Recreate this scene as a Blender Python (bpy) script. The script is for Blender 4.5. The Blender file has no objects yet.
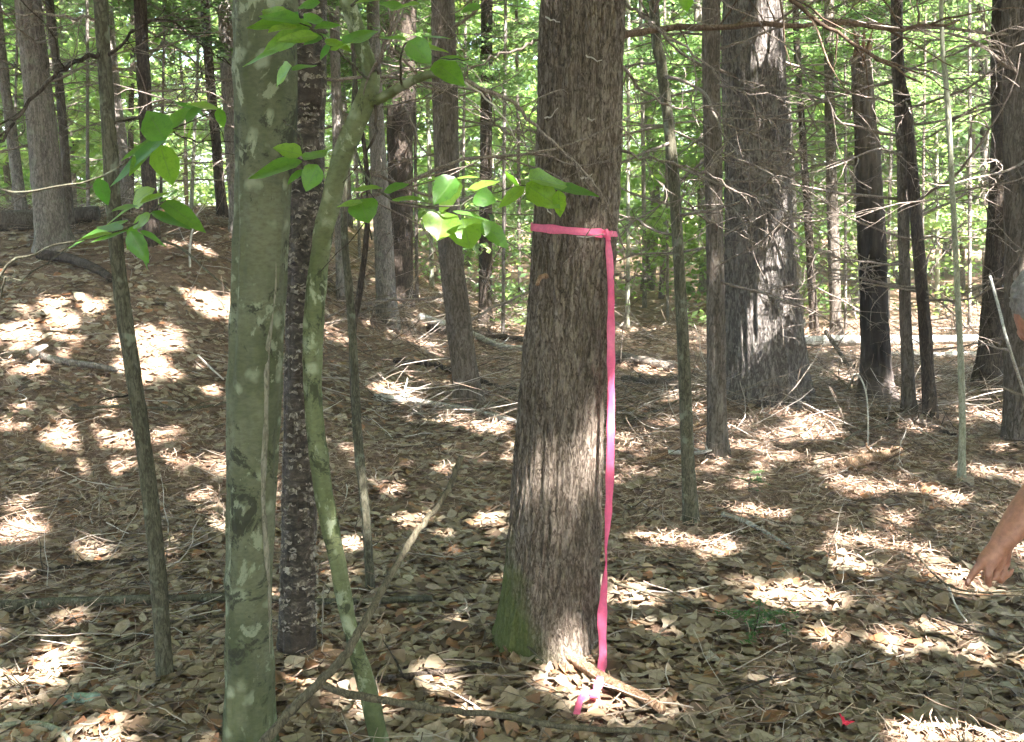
import bpy, bmesh, math, random
import numpy as np
from mathutils import Vector, Matrix, Quaternion

random.seed(7)
rng = np.random.default_rng(7)
SC = bpy.context.scene
COL = SC.collection
PI = math.pi

# ---------------------------------------------------------------- camera
W_, H_ = 1024, 742
CAM_Z = 1.5
PITCH = math.radians(9.0)
FPX = 1024 * 35.0 / 36.0
cam_d = bpy.data.cameras.new('camera')
cam_d.lens = 35.0
cam_d.sensor_width = 36.0
cam_d.clip_start = 0.05
cam_d.clip_end = 2000
cam = bpy.data.objects.new('camera', cam_d)
COL.objects.link(cam)
cam.location = (0, 0, CAM_Z)
cam.rotation_euler = (PI / 2 - PITCH, 0, 0)
SC.camera = cam

# ---------------------------------------------------------------- world, sun, exposure
SUN = Vector((0.30, -0.46, 0.84)).normalized()
SUN_EL = math.asin(SUN.z)
world = bpy.data.worlds.new('World')
SC.world = world
world.use_nodes = True
wn = world.node_tree
sky = wn.nodes.new('ShaderNodeTexSky')
sky.sky_type = 'NISHITA'
sky.sun_disc = False
sky.sun_elevation = SUN_EL
sky.sun_rotation = math.atan2(SUN.x, SUN.y)
sky.air_density = 1.0
sky.dust_density = 2.5
sky.ozone_density = 1.0
bgn = wn.nodes['Background']
wn.links.new(sky.outputs[0], bgn.inputs[0])
bgn.inputs[1].default_value = 0.085
sun_d = bpy.data.lights.new('sun', 'SUN')
sun_d.energy = 5.0
sun_d.angle = math.radians(0.53)
sun_d.color = (1.0, 0.94, 0.905)
sun = bpy.data.objects.new('sun', sun_d)
COL.objects.link(sun)
sun.rotation_euler = (-SUN).to_track_quat('-Z', 'Y').to_euler()
SC.view_settings.view_transform = 'Standard'
SC.view_settings.look = 'None'
SC.view_settings.gamma = 1.0
SC.view_settings.use_curve_mapping = False
SC.view_settings.exposure = 4.05
cy = SC.cycles
cy.max_bounces = 7
cy.diffuse_bounces = 4
cy.glossy_bounces = 2
cy.transmission_bounces = 4
cy.transparent_max_bounces = 4
cy.use_denoising = True
cy.use_adaptive_sampling = True
cy.adaptive_threshold = 0.03
cy.caustics_reflective = False
cy.caustics_refractive = False
cy.sample_clamp_indirect = 6.0


# ---------------------------------------------------------------- noise
def _hash(ix, iy, iz, seed):
    n = (ix * 374761393 + iy * 668265263 + iz * 2147483647 + seed * 974634777) & 0xFFFFFFFF
    n = ((n ^ (n >> 13)) * 1274126177) & 0xFFFFFFFF
    n = ((n ^ (n >> 16)) * 2246822519) & 0xFFFFFFFF
    return ((n ^ (n >> 15)) & 0xFFFFFF) / float(0xFFFFFF)


def vnoise(x, y, z=0.0, seed=0):
    """value noise, -1..1"""
    x = np.asarray(x, float); y = np.asarray(y, float); z = np.asarray(z, float) + 0 * x
    x = x + 1000.0; y = y + 1000.0; z = z + 1000.0
    ix = np.floor(x).astype(np.int64); iy = np.floor(y).astype(np.int64); iz = np.floor(z).astype(np.int64)
    fx = x - ix; fy = y - iy; fz = z - iz
    fx = fx * fx * (3 - 2 * fx); fy = fy * fy * (3 - 2 * fy); fz = fz * fz * (3 - 2 * fz)
    r = 0
    for a in (0, 1):
        for b in (0, 1):
            for c in (0, 1):
                w = (fx if a else 1 - fx) * (fy if b else 1 - fy) * (fz if c else 1 - fz)
                r = r + w * _hash(ix + a, iy + b, iz + c, seed)
    return r * 2 - 1


def fbm(x, y, z=0.0, seed=0, oct=4):
    r = 0; a = 0.5; k = 1.0
    for i in range(oct):
        r = r + a * vnoise(np.asarray(x) * k, np.asarray(y) * k, np.asarray(z) * k, seed + i)
        a *= 0.5; k *= 2.03
    return r


def sstep(t):
    t = np.clip(t, 0, 1)
    return t * t * (3 - 2 * t)


def height(x, y):
    x = np.asarray(x, float); y = np.asarray(y, float)
    m = 1.5 * sstep((-x - 0.1) / 3.3) * sstep((y - 3.0) / 8.2)
    m = m * (1 - 0.55 * sstep((y - 15) / 12))
    m = m * (1 - 0.8 * sstep((-x - 14) / 14))
    far = np.clip(np.hypot(x, y) - 30, 0, 400)
    z = m + 0.012 * far
    z = z + 0.10 * fbm(x * 0.45, y * 0.45, 0, 11, 2) * sstep((np.hypot(x, y) - 1.0) / 4)
    z = z + 0.035 * fbm(x * 2.2, y * 2.2, 0, 21, 3)
    for (mx, my, r, h) in MOUNDS:
        z = z + h * np.exp(-((x - mx) ** 2 + (y - my) ** 2) / (r * r))
    return z


MOUNDS = []


def hz(x, y):
    return float(height(np.array([x]), np.array([y]))[0])


_cp, _sp = math.cos(PITCH), math.sin(PITCH)


def ray(px, py):
    a = (px - W_ / 2) / FPX; b = -(py - H_ / 2) / FPX
    return Vector((a, _cp + b * _sp, -_sp + b * _cp))


def at(px, py, Y):
    d = ray(px, py)
    return Vector((0, 0, CAM_Z)) + d * (Y / d.y)


def ppm(Y):
    """metres per pixel near the picture centre at distance Y"""
    return Y / FPX


def ground(px, py):
    d = ray(px, py)
    ts = np.linspace(1.2, 60, 6000)
    X = d.x * ts; Y = d.y * ts; Z = CAM_Z + d.z * ts
    h = height(X, Y)
    k = np.argmax(Z <= h)
    if Z[k] > h[k]:
        k = len(ts) - 1
    return Vector((X[k], Y[k], h[k]))


_g1 = ground(552, 655)
MOUNDS.append((_g1.x, _g1.y, 0.26, 0.03))
g0 = ground(768, 395)
MOUNDS.append((g0.x, g0.y - 0.1, 0.75, 0.10))

# ---------------------------------------------------------------- materials
def nt(name):
    m = bpy.data.materials.new(name)
    m.use_nodes = True
    t = m.node_tree
    for n in list(t.nodes):
        t.nodes.remove(n)
    out = t.nodes.new('ShaderNodeOutputMaterial')
    return m, t, out


def N(t, kind, **kw):
    n = t.nodes.new('ShaderNode' + kind)
    for k, v in kw.items():
        if k.startswith('i_'):
            n.inputs[k[2:].replace('_', ' ')].default_value = v
        else:
            setattr(n, k, v)
    return n


def ramp(t, fac, stops):
    r = t.nodes.new('ShaderNodeValToRGB')
    e = r.color_ramp.elements
    while len(e) < len(stops):
        e.new(0.5)
    for q, (p, c) in zip(e, stops):
        q.position = p
        q.color = (c[0], c[1], c[2], 1) if isinstance(c, (tuple, list)) else (c, c, c, 1)
    if fac is not None:
        t.links.new(fac, r.inputs[0])
    return r.outputs[0]


def coords(t, scale=(1, 1, 1), kind='Object'):
    c = t.nodes.new('ShaderNodeTexCoord')
    mp = t.nodes.new('ShaderNodeMapping')
    mp.inputs['Scale'].default_value = scale
    t.links.new(c.outputs[kind], mp.inputs[0])
    return mp.outputs[0]


def noise(t, vec, scale, detail=4, rough=0.55, dist=0.0):
    n = N(t, 'TexNoise')
    n.inputs['Scale'].default_value = scale
    n.inputs['Detail'].default_value = detail
    n.inputs['Roughness'].default_value = rough
    n.inputs['Distortion'].default_value = dist
    if vec is not None:
        t.links.new(vec, n.inputs['Vector'])
    return n.outputs[0]


def mix(t, fac, a, b, blend='MIX'):
    n = t.nodes.new('ShaderNodeMix')
    n.data_type = 'RGBA'
    n.blend_type = blend
    for idx, v in ((0, fac), (6, a), (7, b)):
        if hasattr(v, 'links'):
            t.links.new(v, n.inputs[idx])
        elif idx == 0:
            n.inputs[0].default_value = v
        else:
            n.inputs[idx].default_value = (*v, 1)
    return n.outputs[2]


def math_(t, op, a, b=None):
    n = t.nodes.new('ShaderNodeMath')
    n.operation = op
    for i, v in ((0, a), (1, b)):
        if v is None:
            continue
        if hasattr(v, 'links'):
            t.links.new(v, n.inputs[i])
        else:
            n.inputs[i].default_value = v
    return n.outputs[0]


def bump(t, h, strength=0.5, dist=0.01):
    b = t.nodes.new('ShaderNodeBump')
    b.inputs['Strength'].default_value = strength
    b.inputs['Distance'].default_value = dist
    t.links.new(h, b.inputs['Height'])
    return b.outputs[0]


def bsdf(t, out, col, rough=0.8, nrm=None, spec=0.3):
    p = t.nodes.new('ShaderNodeBsdfPrincipled')
    p.inputs['Roughness'].default_value = rough
    p.inputs['Specular IOR Level'].default_value = spec
    if hasattr(col, 'links'):
        t.links.new(col, p.inputs['Base Color'])
    else:
        p.inputs['Base Color'].default_value = (*col, 1)
    if nrm is not None:
        t.links.new(nrm, p.inputs['Normal'])
    t.links.new(p.outputs[0], out.inputs[0])
    return p


def bark_mat(name, dark, mid, light, sx=16, sz=3.5, bstr=0.8, bdist=0.012, moss=None, lichen=0.0, sun_red=None):
    m, t, out = nt(name)
    v = coords(t, (1, 1, sz / sx))
    wv = noise(t, coords(t), 3.0, 2)
    n1 = noise(t, v, sx, 5, 0.62, 0.6)
    vo = N(t, 'TexVoronoi', feature='DISTANCE_TO_EDGE')
    vo.inputs['Scale'].default_value = sx * 1.9
    wn_ = N(t, 'TexNoise'); wn_.inputs['Scale'].default_value = sx * 1.2; wn_.inputs['Detail'].default_value = 3
    t.links.new(v, wn_.inputs['Vector'])
    wm = t.nodes.new('ShaderNodeMix'); wm.data_type = 'VECTOR'; wm.inputs[0].default_value = 1.2 / sx
    t.links.new(v, wm.inputs[4]); t.links.new(wn_.outputs[1], wm.inputs[5])
    t.links.new(wm.outputs[1], vo.inputs['Vector'])
    n2 = noise(t, coords(t, (1, 1, 0.5)), sx * 5, 5, 0.7)
    nr = noise(t, coords(t, (1, 1, 0.24)), sx * 1.5, 4, 0.6, 1.0)
    crack = ramp(t, math_(t, 'ABSOLUTE', math_(t, 'SUBTRACT', nr, 0.5)), [(0.0, 0), (0.07, 1)])
    n3 = noise(t, coords(t, (1, 1, 0.3)), sx * 2.2, 4, 0.6, 0.5)
    h = math_(t, 'ADD', math_(t, 'MULTIPLY', crack, 0.34), math_(t, 'MULTIPLY', n1, 0.35))
    h = math_(t, 'ADD', h, math_(t, 'MULTIPLY', ramp(t, vo.outputs[0], [(0, 0), (0.14, 1)]), 0.10))
    h = math_(t, 'ADD', h, math_(t, 'MULTIPLY', n3, 0.30))
    h = math_(t, 'ADD', h, math_(t, 'MULTIPLY', math_(t, 'SUBTRACT', n2, 0.5), 0.75))
    c = ramp(t, h, [(0.25, dark), (0.62, mid), (1.0, light)])
    big = noise(t, coords(t, (1, 1, 0.5)), 5.0, 3)
    c = mix(t, ramp(t, big, [(0.4, 0.0), (0.7, 0.55)]), c, light, 'MIX') if lichen > 0.5 else mix(t, ramp(t, big, [(0.42, 0.0), (0.75, 0.35)]), c, dark)
    if lichen:
        ln = noise(t, coords(t), 14.0, 3, 0.6)
        c = mix(t, math_(t, 'MULTIPLY', ramp(t, ln, [(0.58, 0.0), (0.66, 1.0)]), lichen), c, (0.24, 0.27, 0.2))
    if moss:
        sep = N(t, 'SeparateXYZ')
        t.links.new(coords(t), sep.inputs[0])
        mn = noise(t, coords(t), 7.0, 4)
        zz = math_(t, 'SUBTRACT', math_(t, 'ADD', math_(t, 'MULTIPLY', mn, 0.5), 0.0), math_(t, 'MULTIPLY', sep.outputs[2], moss[0]))
        zz = math_(t, 'SUBTRACT', zz, math_(t, 'MULTIPLY', sep.outputs[0], moss[1]))
        c = mix(t, ramp(t, zz, [(0.17, 0.0), (0.36, 0.8)]), c, mix(t, n2, (0.035, 0.05, 0.014), (0.125, 0.16, 0.04)))
    bsdf(t, out, c, 0.9, bump(t, h, bstr, bdist), 0.15)
    return m


M = {}
M['bark_main'] = bark_mat('furrowed_bark', (0.03, 0.023, 0.017), (0.125, 0.10, 0.077), (0.30, 0.255, 0.21), 32, 13, 1.0, 0.008, moss=(1.0, 2.3))
M['bark_big'] = bark_mat('big_hemlock_bark', (0.04, 0.034, 0.03), (0.135, 0.12, 0.107), (0.31, 0.285, 0.255), 17, 4.5, 1.0, 0.02)
M['bark_brown'] = bark_mat('brown_bark', (0.034, 0.028, 0.022), (0.098, 0.081, 0.065), (0.20, 0.178, 0.15), 20, 5, 0.8, 0.012)
M['bark_dark'] = bark_mat('dark_bark', (0.014, 0.011, 0.009), (0.05, 0.039, 0.03), (0.13, 0.105, 0.085), 22, 5, 0.8, 0.012)
M['bark_grey'] = bark_mat('grey_bark', (0.06, 0.051, 0.044), (0.15, 0.132, 0.115), (0.30, 0.275, 0.245), 22, 6, 0.7, 0.01, lichen=0.35)
M['bark_sapling'] = bark_mat('sapling_bark', (0.026, 0.024, 0.016), (0.07, 0.066, 0.044), (0.15, 0.145, 0.105), 34, 12, 0.5, 0.004, lichen=0.4)
M['bark_pale'] = bark_mat('pale_green_bark', (0.10, 0.105, 0.075), (0.2, 0.205, 0.15), (0.34, 0.34, 0.27), 34, 14, 0.35, 0.003, lichen=0.4)
M['bark_twig'] = bark_mat('dead_twig_bark', (0.06, 0.047, 0.038), (0.16, 0.13, 0.108), (0.33, 0.29, 0.25), 60, 20, 0.3, 0.002)
M['log'] = bark_mat('weathered_log', (0.12, 0.115, 0.10), (0.32, 0.31, 0.275), (0.5, 0.5, 0.45), 14, 14, 0.6, 0.01, lichen=0.5)
M['stick'] = bark_mat('bare_stick', (0.03, 0.026, 0.018), (0.08, 0.07, 0.047), (0.16, 0.145, 0.10), 40, 14, 0.4, 0.003)
M['rotten'] = bark_mat('rotting_wood', (0.07, 0.04, 0.022), (0.24, 0.15, 0.09), (0.42, 0.31, 0.22), 30, 30, 0.8, 0.008)
M['redbranch'] = bark_mat('red_brown_branch', (0.045, 0.03, 0.021), (0.11, 0.075, 0.052), (0.2, 0.15, 0.11), 40, 14, 0.5, 0.004)


def smooth_mat(name, base1, base2, spot, dark, spots=1.0):
    m, t, out = nt(name)
    o = coords(t, (1, 1, 0.55))
    n = noise(t, o, 7, 4, 0.6)
    fine = noise(t, coords(t, (1, 1, 2.2)), 55, 3, 0.6)
    c = mix(t, ramp(t, n, [(0.35, 0), (0.65, 1)]), base1, base2)
    c = mix(t, math_(t, 'MULTIPLY', ramp(t, fine, [(0.4, 0), (0.7, 1)]), 0.35), c, dark)
    vo = N(t, 'TexVoronoi')
    vo.inputs['Scale'].default_value = 17
    wob = N(t, 'TexNoise'); wob.inputs['Scale'].default_value = 22
    t.links.new(coords(t), wob.inputs['Vector'])
    wv = t.nodes.new('ShaderNodeMix'); wv.data_type = 'VECTOR'; wv.inputs[0].default_value = 0.05
    t.links.new(coords(t), wv.inputs[4]); t.links.new(wob.outputs[1], wv.inputs[5])
    t.links.new(wv.outputs[1], vo.inputs['Vector'])
    sp = ramp(t, vo.outputs['Distance'], [(0.2, 1), (0.42, 0)])
    gate = N(t, 'SeparateColor'); t.links.new(vo.outputs['Color'], gate.inputs[0])
    sp = math_(t, 'MULTIPLY', sp, ramp(t, gate.outputs[0], [(0.5, 0), (0.62, spots)]))
    c = mix(t, math_(t, 'MULTIPLY', sp, 0.8), c, spot)
    dn = noise(t, coords(t, (1, 1, 0.9)), 8.0, 6, 0.78, 0.6)
    c = mix(t, ramp(t, dn, [(0.535, 0), (0.585, 0.88)]), c, dark)
    pn = noise(t, coords(t, (1, 1, 0.7)), 13.0, 5, 0.7, 0.3)
    c = mix(t, ramp(t, pn, [(0.57, 0), (0.61, 0.7)]), c, spot)
    sep = N(t, 'SeparateXYZ'); t.links.new(coords(t), sep.inputs[0])
    low = math_(t, 'SUBTRACT', math_(t, 'MULTIPLY', noise(t, coords(t), 5, 3), 0.6), sep.outputs[2])
    c = mix(t, ramp(t, low, [(0.0, 0), (0.3, 0.65)]), c, (0.035, 0.05, 0.015))
    hb = math_(t, 'ADD', math_(t, 'MULTIPLY', n, 0.7), math_(t, 'MULTIPLY', fine, 0.3))
    hb = math_(t, 'ADD', hb, math_(t, 'MULTIPLY', dn, 0.8))
    bsdf(t, out, c, 0.8, bump(t, hb, 0.9, 0.006), 0.2)
    return m


M['smooth'] = smooth_mat('smooth_lichen_bark', (0.062, 0.072, 0.036), (0.135, 0.142, 0.09), (0.23, 0.255, 0.175), (0.025, 0.026, 0.017))
M['smooth_slim'] = smooth_mat('slim_lichen_bark', (0.07, 0.088, 0.034), (0.14, 0.155, 0.08), (0.27, 0.30, 0.2), (0.03, 0.035, 0.018), 0.8)
M['scar'] = bark_mat('pale_scar', (0.07, 0.065, 0.045), (0.17, 0.16, 0.12), (0.30, 0.28, 0.22), 30, 9, 0.5, 0.004)


def birch_mat():
    m, t, out = nt('flaky_birch_bark')
    o = coords(t, (1, 1, 1))
    a = noise(t, coords(t, (0.7, 0.7, 1.25)), 34, 6, 0.75, 0.8)
    b = noise(t, coords(t, (1, 1, 0.5)), 6, 3, 0.6)
    c = ramp(t, a, [(0.40, (0.018, 0.014, 0.010)), (0.54, (0.065, 0.052, 0.040)), (0.62, (0.13, 0.11, 0.088)), (0.71, (0.36, 0.33, 0.29))])
    c = mix(t, ramp(t, b, [(0.45, 0), (0.65, 0.6)]), c, (0.05, 0.033, 0.022))
    bsdf(t, out, c, 0.6, bump(t, a, 1.0, 0.012), 0.4)
    return m


M['birch'] = birch_mat()
M['flake'] = bark_mat('bark_curl', (0.05, 0.04, 0.03), (0.18, 0.155, 0.125), (0.42, 0.38, 0.33), 20, 30, 0.2, 0.002)


def snag_mat():
    m, t, out = nt('charred_snag')
    v = coords(t, (1, 1, 0.25))
    n1 = noise(t, v, 24, 5, 0.65, 0.5)
    c = ramp(t, n1, [(0.35, (0.006, 0.005, 0.005)), (0.6, (0.022, 0.017, 0.014)), (0.85, (0.08, 0.065, 0.055))])
    sep = N(t, 'SeparateXYZ'); t.links.new(coords(t), sep.inputs[0])
    n2 = noise(t, coords(t), 4, 4)
    top = math_(t, 'ADD', sep.outputs[2], math_(t, 'MULTIPLY', n2, 1.1))
    c2 = ramp(t, n1, [(0.3, (0.05, 0.04, 0.03)), (0.65, (0.2, 0.165, 0.13)), (0.9, (0.33, 0.29, 0.24))])
    c = mix(t, ramp(t, math_(t, 'MULTIPLY', top, 0.25), [(0.40, 0), (0.78, 0.9)]), c, c2)
    low = math_(t, 'SUBTRACT', math_(t, 'MULTIPLY', n2, 0.9), sep.outputs[2])
    c = mix(t, ramp(t, low, [(0.0, 0), (0.35, 0.6)]), c, (0.16, 0.13, 0.11))
    bsdf(t, out, c, 0.85, bump(t, n1, 0.8, 0.015), 0.3)
    return m


M['snag'] = snag_mat()


def leaf_mat(name, cols, trans, tw=0.5, rough=0.45, spec=0.4, veins=False, patch=False):
    """cols: ramp over random per island"""
    m, t, out = nt(name)
    g = N(t, 'NewGeometry')
    rnd = N(t, 'ObjectInfo').outputs['Random'] if veins else g.outputs['Random Per Island']
    c = ramp(t, rnd, cols)
    tr = ramp(t, rnd, trans)
    if patch:   # conifers and broadleaves grow in stands of their own
        pn = ramp(t, noise(t, coords(t), 0.55, 3, 0.6), [(0.36, 1), (0.6, 0)])
        c = mix(t, math_(t, 'MULTIPLY', pn, 0.7), c, (0.05, 0.10, 0.045))
        tr = mix(t, math_(t, 'MULTIPLY', pn, 0.7), tr, (0.2, 0.34, 0.14))
    if veins:
        mo = ramp(t, noise(t, coords(t), 70, 4, 0.7), [(0.5, 0), (0.72, 0.55)])
        c = mix(t, mo, c, (0.03, 0.07, 0.012)); tr = mix(t, mo, tr, (0.10, 0.24, 0.02))
        u = t.nodes.new('ShaderNodeUVMap')
        sep = N(t, 'SeparateXYZ'); t.links.new(u.outputs[0], sep.inputs[0])
        ax = math_(t, 'ABSOLUTE', math_(t, 'SUBTRACT', sep.outputs[1], 0.5))
        ph = math_(t, 'SUBTRACT', math_(t, 'MULTIPLY', sep.outputs[0], 9.0), math_(t, 'MULTIPLY', ax, 7.0))
        st = math_(t, 'ABSOLUTE', math_(t, 'SUBTRACT', math_(t, 'FRACT', ph), 0.5))
        vn = ramp(t, st, [(0.0, 1), (0.09, 0)])
        mid = ramp(t, ax, [(0.0, 1), (0.035, 0)])
        vm = math_(t, 'MAXIMUM', math_(t, 'MULTIPLY', vn, 0.5), mid)
        c = mix(t, math_(t, 'MULTIPLY', vm, 0.6), c, (0.2, 0.29, 0.10))
        tr = mix(t, math_(t, 'MULTIPLY', vm, 0.6), tr, (0.08, 0.16, 0.03))
    p = t.nodes.new('ShaderNodeBsdfPrincipled')
    p.inputs['Roughness'].default_value = rough
    p.inputs['Specular IOR Level'].default_value = spec
    t.links.new(c, p.inputs['Base Color'])
    tl = t.nodes.new('ShaderNodeBsdfTranslucent')
    t.links.new(tr, tl.inputs[0])
    mx = t.nodes.new('ShaderNodeMixShader')
    mx.inputs[0].default_value = tw
    t.links.new(p.outputs[0], mx.inputs[1]); t.links.new(tl.outputs[0], mx.inputs[2])
    t.links.new(mx.outputs[0], out.inputs[0])
    return m


M['leaf'] = leaf_mat('broad_leaf', [(0, (0.035, 0.105, 0.026)), (0.5, (0.06, 0.15, 0.024)), (1, (0.11, 0.19, 0.025))],
                     [(0, (0.15, 0.40, 0.03)), (0.5, (0.27, 0.55, 0.03)), (1, (0.46, 0.72, 0.05))], 0.5, 0.38, 0.5, True)
M['canopy'] = leaf_mat('canopy_leaf', [(0, (0.05, 0.10, 0.025)), (1, (0.10, 0.15, 0.05))],
                       [(0, (0.25, 0.33, 0.06)), (1, (0.40, 0.45, 0.11))], 0.5, 0.5, 0.3)
M['woods'] = leaf_mat('woods_leaf', [(0, (0.05, 0.10, 0.03)), (0.5, (0.09, 0.16, 0.05)), (1, (0.16, 0.23, 0.10))],
                      [(0, (0.26, 0.42, 0.07)), (1, (0.56, 0.72, 0.18))], 0.5, 0.45, 0.4, False, True)
M['hemlock'] = leaf_mat('hemlock_needle', [(0, (0.04, 0.085, 0.03)), (1, (0.09, 0.15, 0.06))],
                        [(0, (0.16, 0.3, 0.08)), (1, (0.32, 0.48, 0.15))], 0.5, 0.5, 0.3)


def litter_mat():
    m, t, out = nt('dead_leaf')
    g = N(t, 'NewGeometry')
    r = g.outputs['Random Per Island']
    c = ramp(t, r, [(0, (0.073, 0.048, 0.031)), (0.14, (0.156, 0.105, 0.067)), (0.26, (0.281, 0.215, 0.139)), (0.42, (0.354, 0.285, 0.200)), (0.55, (0.198, 0.145, 0.093)),
                    (0.7, (0.437, 0.370, 0.272)), (0.82, (0.260, 0.200, 0.118)), (0.9, (0.312, 0.135, 0.061)), (0.95, (0.156, 0.085, 0.046)), (1, (0.343, 0.310, 0.236))])
    o = coords(t)
    n = noise(t, o, 40, 4, 0.6)
    c = mix(t, ramp(t, n, [(0.4, 0), (0.75, 0.6)]), c, (0.10, 0.068, 0.038))
    u = t.nodes.new('ShaderNodeUVMap')
    sep = N(t, 'SeparateXYZ'); t.links.new(u.outputs[0], sep.inputs[0])
    ax = math_(t, 'ABSOLUTE', math_(t, 'SUBTRACT', sep.outputs[1], 0.5))
    ph = math_(t, 'SUBTRACT', math_(t, 'MULTIPLY', sep.outputs[0], 8.0), math_(t, 'MULTIPLY', ax, 6.0))
    st = math_(t, 'ABSOLUTE', math_(t, 'SUBTRACT', math_(t, 'FRACT', ph), 0.5))
    vm = math_(t, 'MAXIMUM', math_(t, 'MULTIPLY', ramp(t, st, [(0, 1), (0.12, 0)]), 0.4), ramp(t, ax, [(0, 1), (0.04, 0)]))
    c = mix(t, math_(t, 'MULTIPLY', vm, 0.45), c, (0.14, 0.095, 0.05))
    p = t.nodes.new('ShaderNodeBsdfPrincipled')
    p.inputs['Roughness'].default_value = 0.6
    p.inputs['Specular IOR Level'].default_value = 0.35
    t.links.new(c, p.inputs['Base Color'])
    t.links.new(bump(t, math_(t, 'SUBTRACT', n, math_(t, 'MULTIPLY', vm, 0.5)), 0.35, 0.004), p.inputs['Normal'])
    tl = t.nodes.new('ShaderNodeBsdfTranslucent'); t.links.new(c, tl.inputs[0])
    mx = t.nodes.new('ShaderNodeMixShader'); mx.inputs[0].default_value = 0.18
    t.links.new(p.outputs[0], mx.inputs[1]); t.links.new(tl.outputs[0], mx.inputs[2])
    t.links.new(mx.outputs[0], out.inputs[0])
    return m


M['litter'] = litter_mat()


def ground_mat():
    m, t, out = nt('forest_floor')
    o = coords(t)
    a = noise(t, o, 1.1, 5, 0.6)
    b = noise(t, o, 14, 6, 0.7)
    f = noise(t, o, 75, 5, 0.75)
    vo = N(t, 'TexVoronoi'); vo.inputs['Scale'].default_value = 26
    wob = noise(t, o, 30, 3)
    t.links.new(o, vo.inputs['Vector'])
    gc = N(t, 'SeparateColor'); t.links.new(vo.outputs['Color'], gc.inputs[0])
    c = ramp(t, gc.outputs[0], [(0, (0.085, 0.055, 0.034)), (0.35, (0.16, 0.105, 0.066)), (0.7, (0.24, 0.165, 0.108)), (1, (0.33, 0.25, 0.17))])
    c2 = ramp(t, f, [(0.3, (0.05, 0.033, 0.022)), (0.5, (0.15, 0.098, 0.068)), (0.7, (0.28, 0.20, 0.148))])
    c = mix(t, ramp(t, b, [(0.4, 0.35), (0.62, 1)]), c, c2)
    c = mix(t, ramp(t, a, [(0.35, 0), (0.65, 0.5)]), c, (0.155, 0.095, 0.065))
    h = math_(t, 'ADD', math_(t, 'MULTIPLY', f, 0.5), math_(t, 'ADD', b, math_(t, 'MULTIPLY', vo.outputs[0], 0.6)))
    bsdf(t, out, c, 0.95, bump(t, h, 0.9, 0.03), 0.1)
    return m


M['ground'] = ground_mat()


def needle_mat():
    m, t, out = nt('dry_needle')
    g = N(t, 'NewGeometry')
    c = ramp(t, g.outputs['Random Per Island'], [(0, (0.13, 0.08, 0.052)), (0.5, (0.25, 0.165, 0.115)), (1, (0.42, 0.33, 0.25))])
    bsdf(t, out, c, 0.7, None, 0.3)
    return m


M['needle'] = needle_mat()


def twiglit_mat():
    m, t, out = nt('fallen_twig')
    g = N(t, 'NewGeometry')
    c = ramp(t, g.outputs['Random Per Island'], [(0, (0.05, 0.035, 0.024)), (0.5, (0.14, 0.105, 0.075)), (0.85, (0.26, 0.22, 0.18)), (1, (0.45, 0.41, 0.36))])
    bsdf(t, out, c, 0.8, None, 0.25)
    return m


M['twiglit'] = twiglit_mat()


def plain(name, col, rough=0.6, spec=0.4, nscale=30, var=0.25, sss=0.0, trans=0.0):
    m, t, out = nt(name)
    n = noise(t, coords(t), nscale, 4, 0.6)
    c = mix(t, ramp(t, n, [(0.35, 0), (0.7, 1)]), tuple(x * (1 - var) for x in col), tuple(min(1, x * (1 + var)) for x in col))
    p = bsdf(t, out, c, rough, bump(t, n, 0.15, 0.002), spec)
    if sss:
        p.inputs['Subsurface Weight'].default_value = sss
        p.inputs['Subsurface Radius'].default_value = (0.01, 0.004, 0.002)
    if trans:
        tl = t.nodes.new('ShaderNodeBsdfTranslucent'); t.links.new(c, tl.inputs[0])
        mx = t.nodes.new('ShaderNodeMixShader'); mx.inputs[0].default_value = trans
        t.links.new(p.outputs[0], mx.inputs[1]); t.links.new(tl.outputs[0], mx.inputs[2])
        t.links.new(mx.outputs[0], out.inputs[0])
    return m


M['tape'] = plain('pink_vinyl_tape', (0.9, 0.22, 0.40), 0.26, 0.5, 60, 0.08, 0, 0.5)
M['tape_red'] = plain('red_pink_tape', (0.78, 0.03, 0.085), 0.4, 0.5, 60, 0.12, 0, 0.2)
M['skin'] = plain('skin', (0.29, 0.135, 0.088), 0.5, 0.4, 70, 0.22, 0.06)
M['nail'] = plain('finger_nail', (0.52, 0.32, 0.25), 0.3, 0.5, 30, 0.05)
M['hair'] = plain('grey_hair', (0.16, 0.14, 0.125), 0.55, 0.4, 90, 0.45)
M['eye'] = plain('eye_white', (0.75, 0.72, 0.68), 0.2, 0.5, 10, 0.03)
M['shirt'] = plain('work_shirt', (0.20, 0.10, 0.05), 0.9, 0.1, 60, 0.15)
M['trousers'] = plain('work_trousers', (0.07, 0.075, 0.06), 0.9, 0.1, 60, 0.2)
M['boot'] = plain('leather_boot', (0.06, 0.04, 0.025), 0.6, 0.3, 40, 0.2)
M['lichenrock'] = plain('lichen_crust', (0.24, 0.32, 0.28), 0.9, 0.1, 30, 0.5)
M['palewood'] = plain('bleached_wood', (0.42, 0.38, 0.33), 0.8, 0.2, 30, 0.25)
M['fernleaf'] = leaf_mat('seedling_needle', [(0, (0.03, 0.075, 0.025)), (1, (0.06, 0.13, 0.04))], [(0, (0.08, 0.2, 0.04)), (1, (0.15, 0.3, 0.06))], 0.35)


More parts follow.
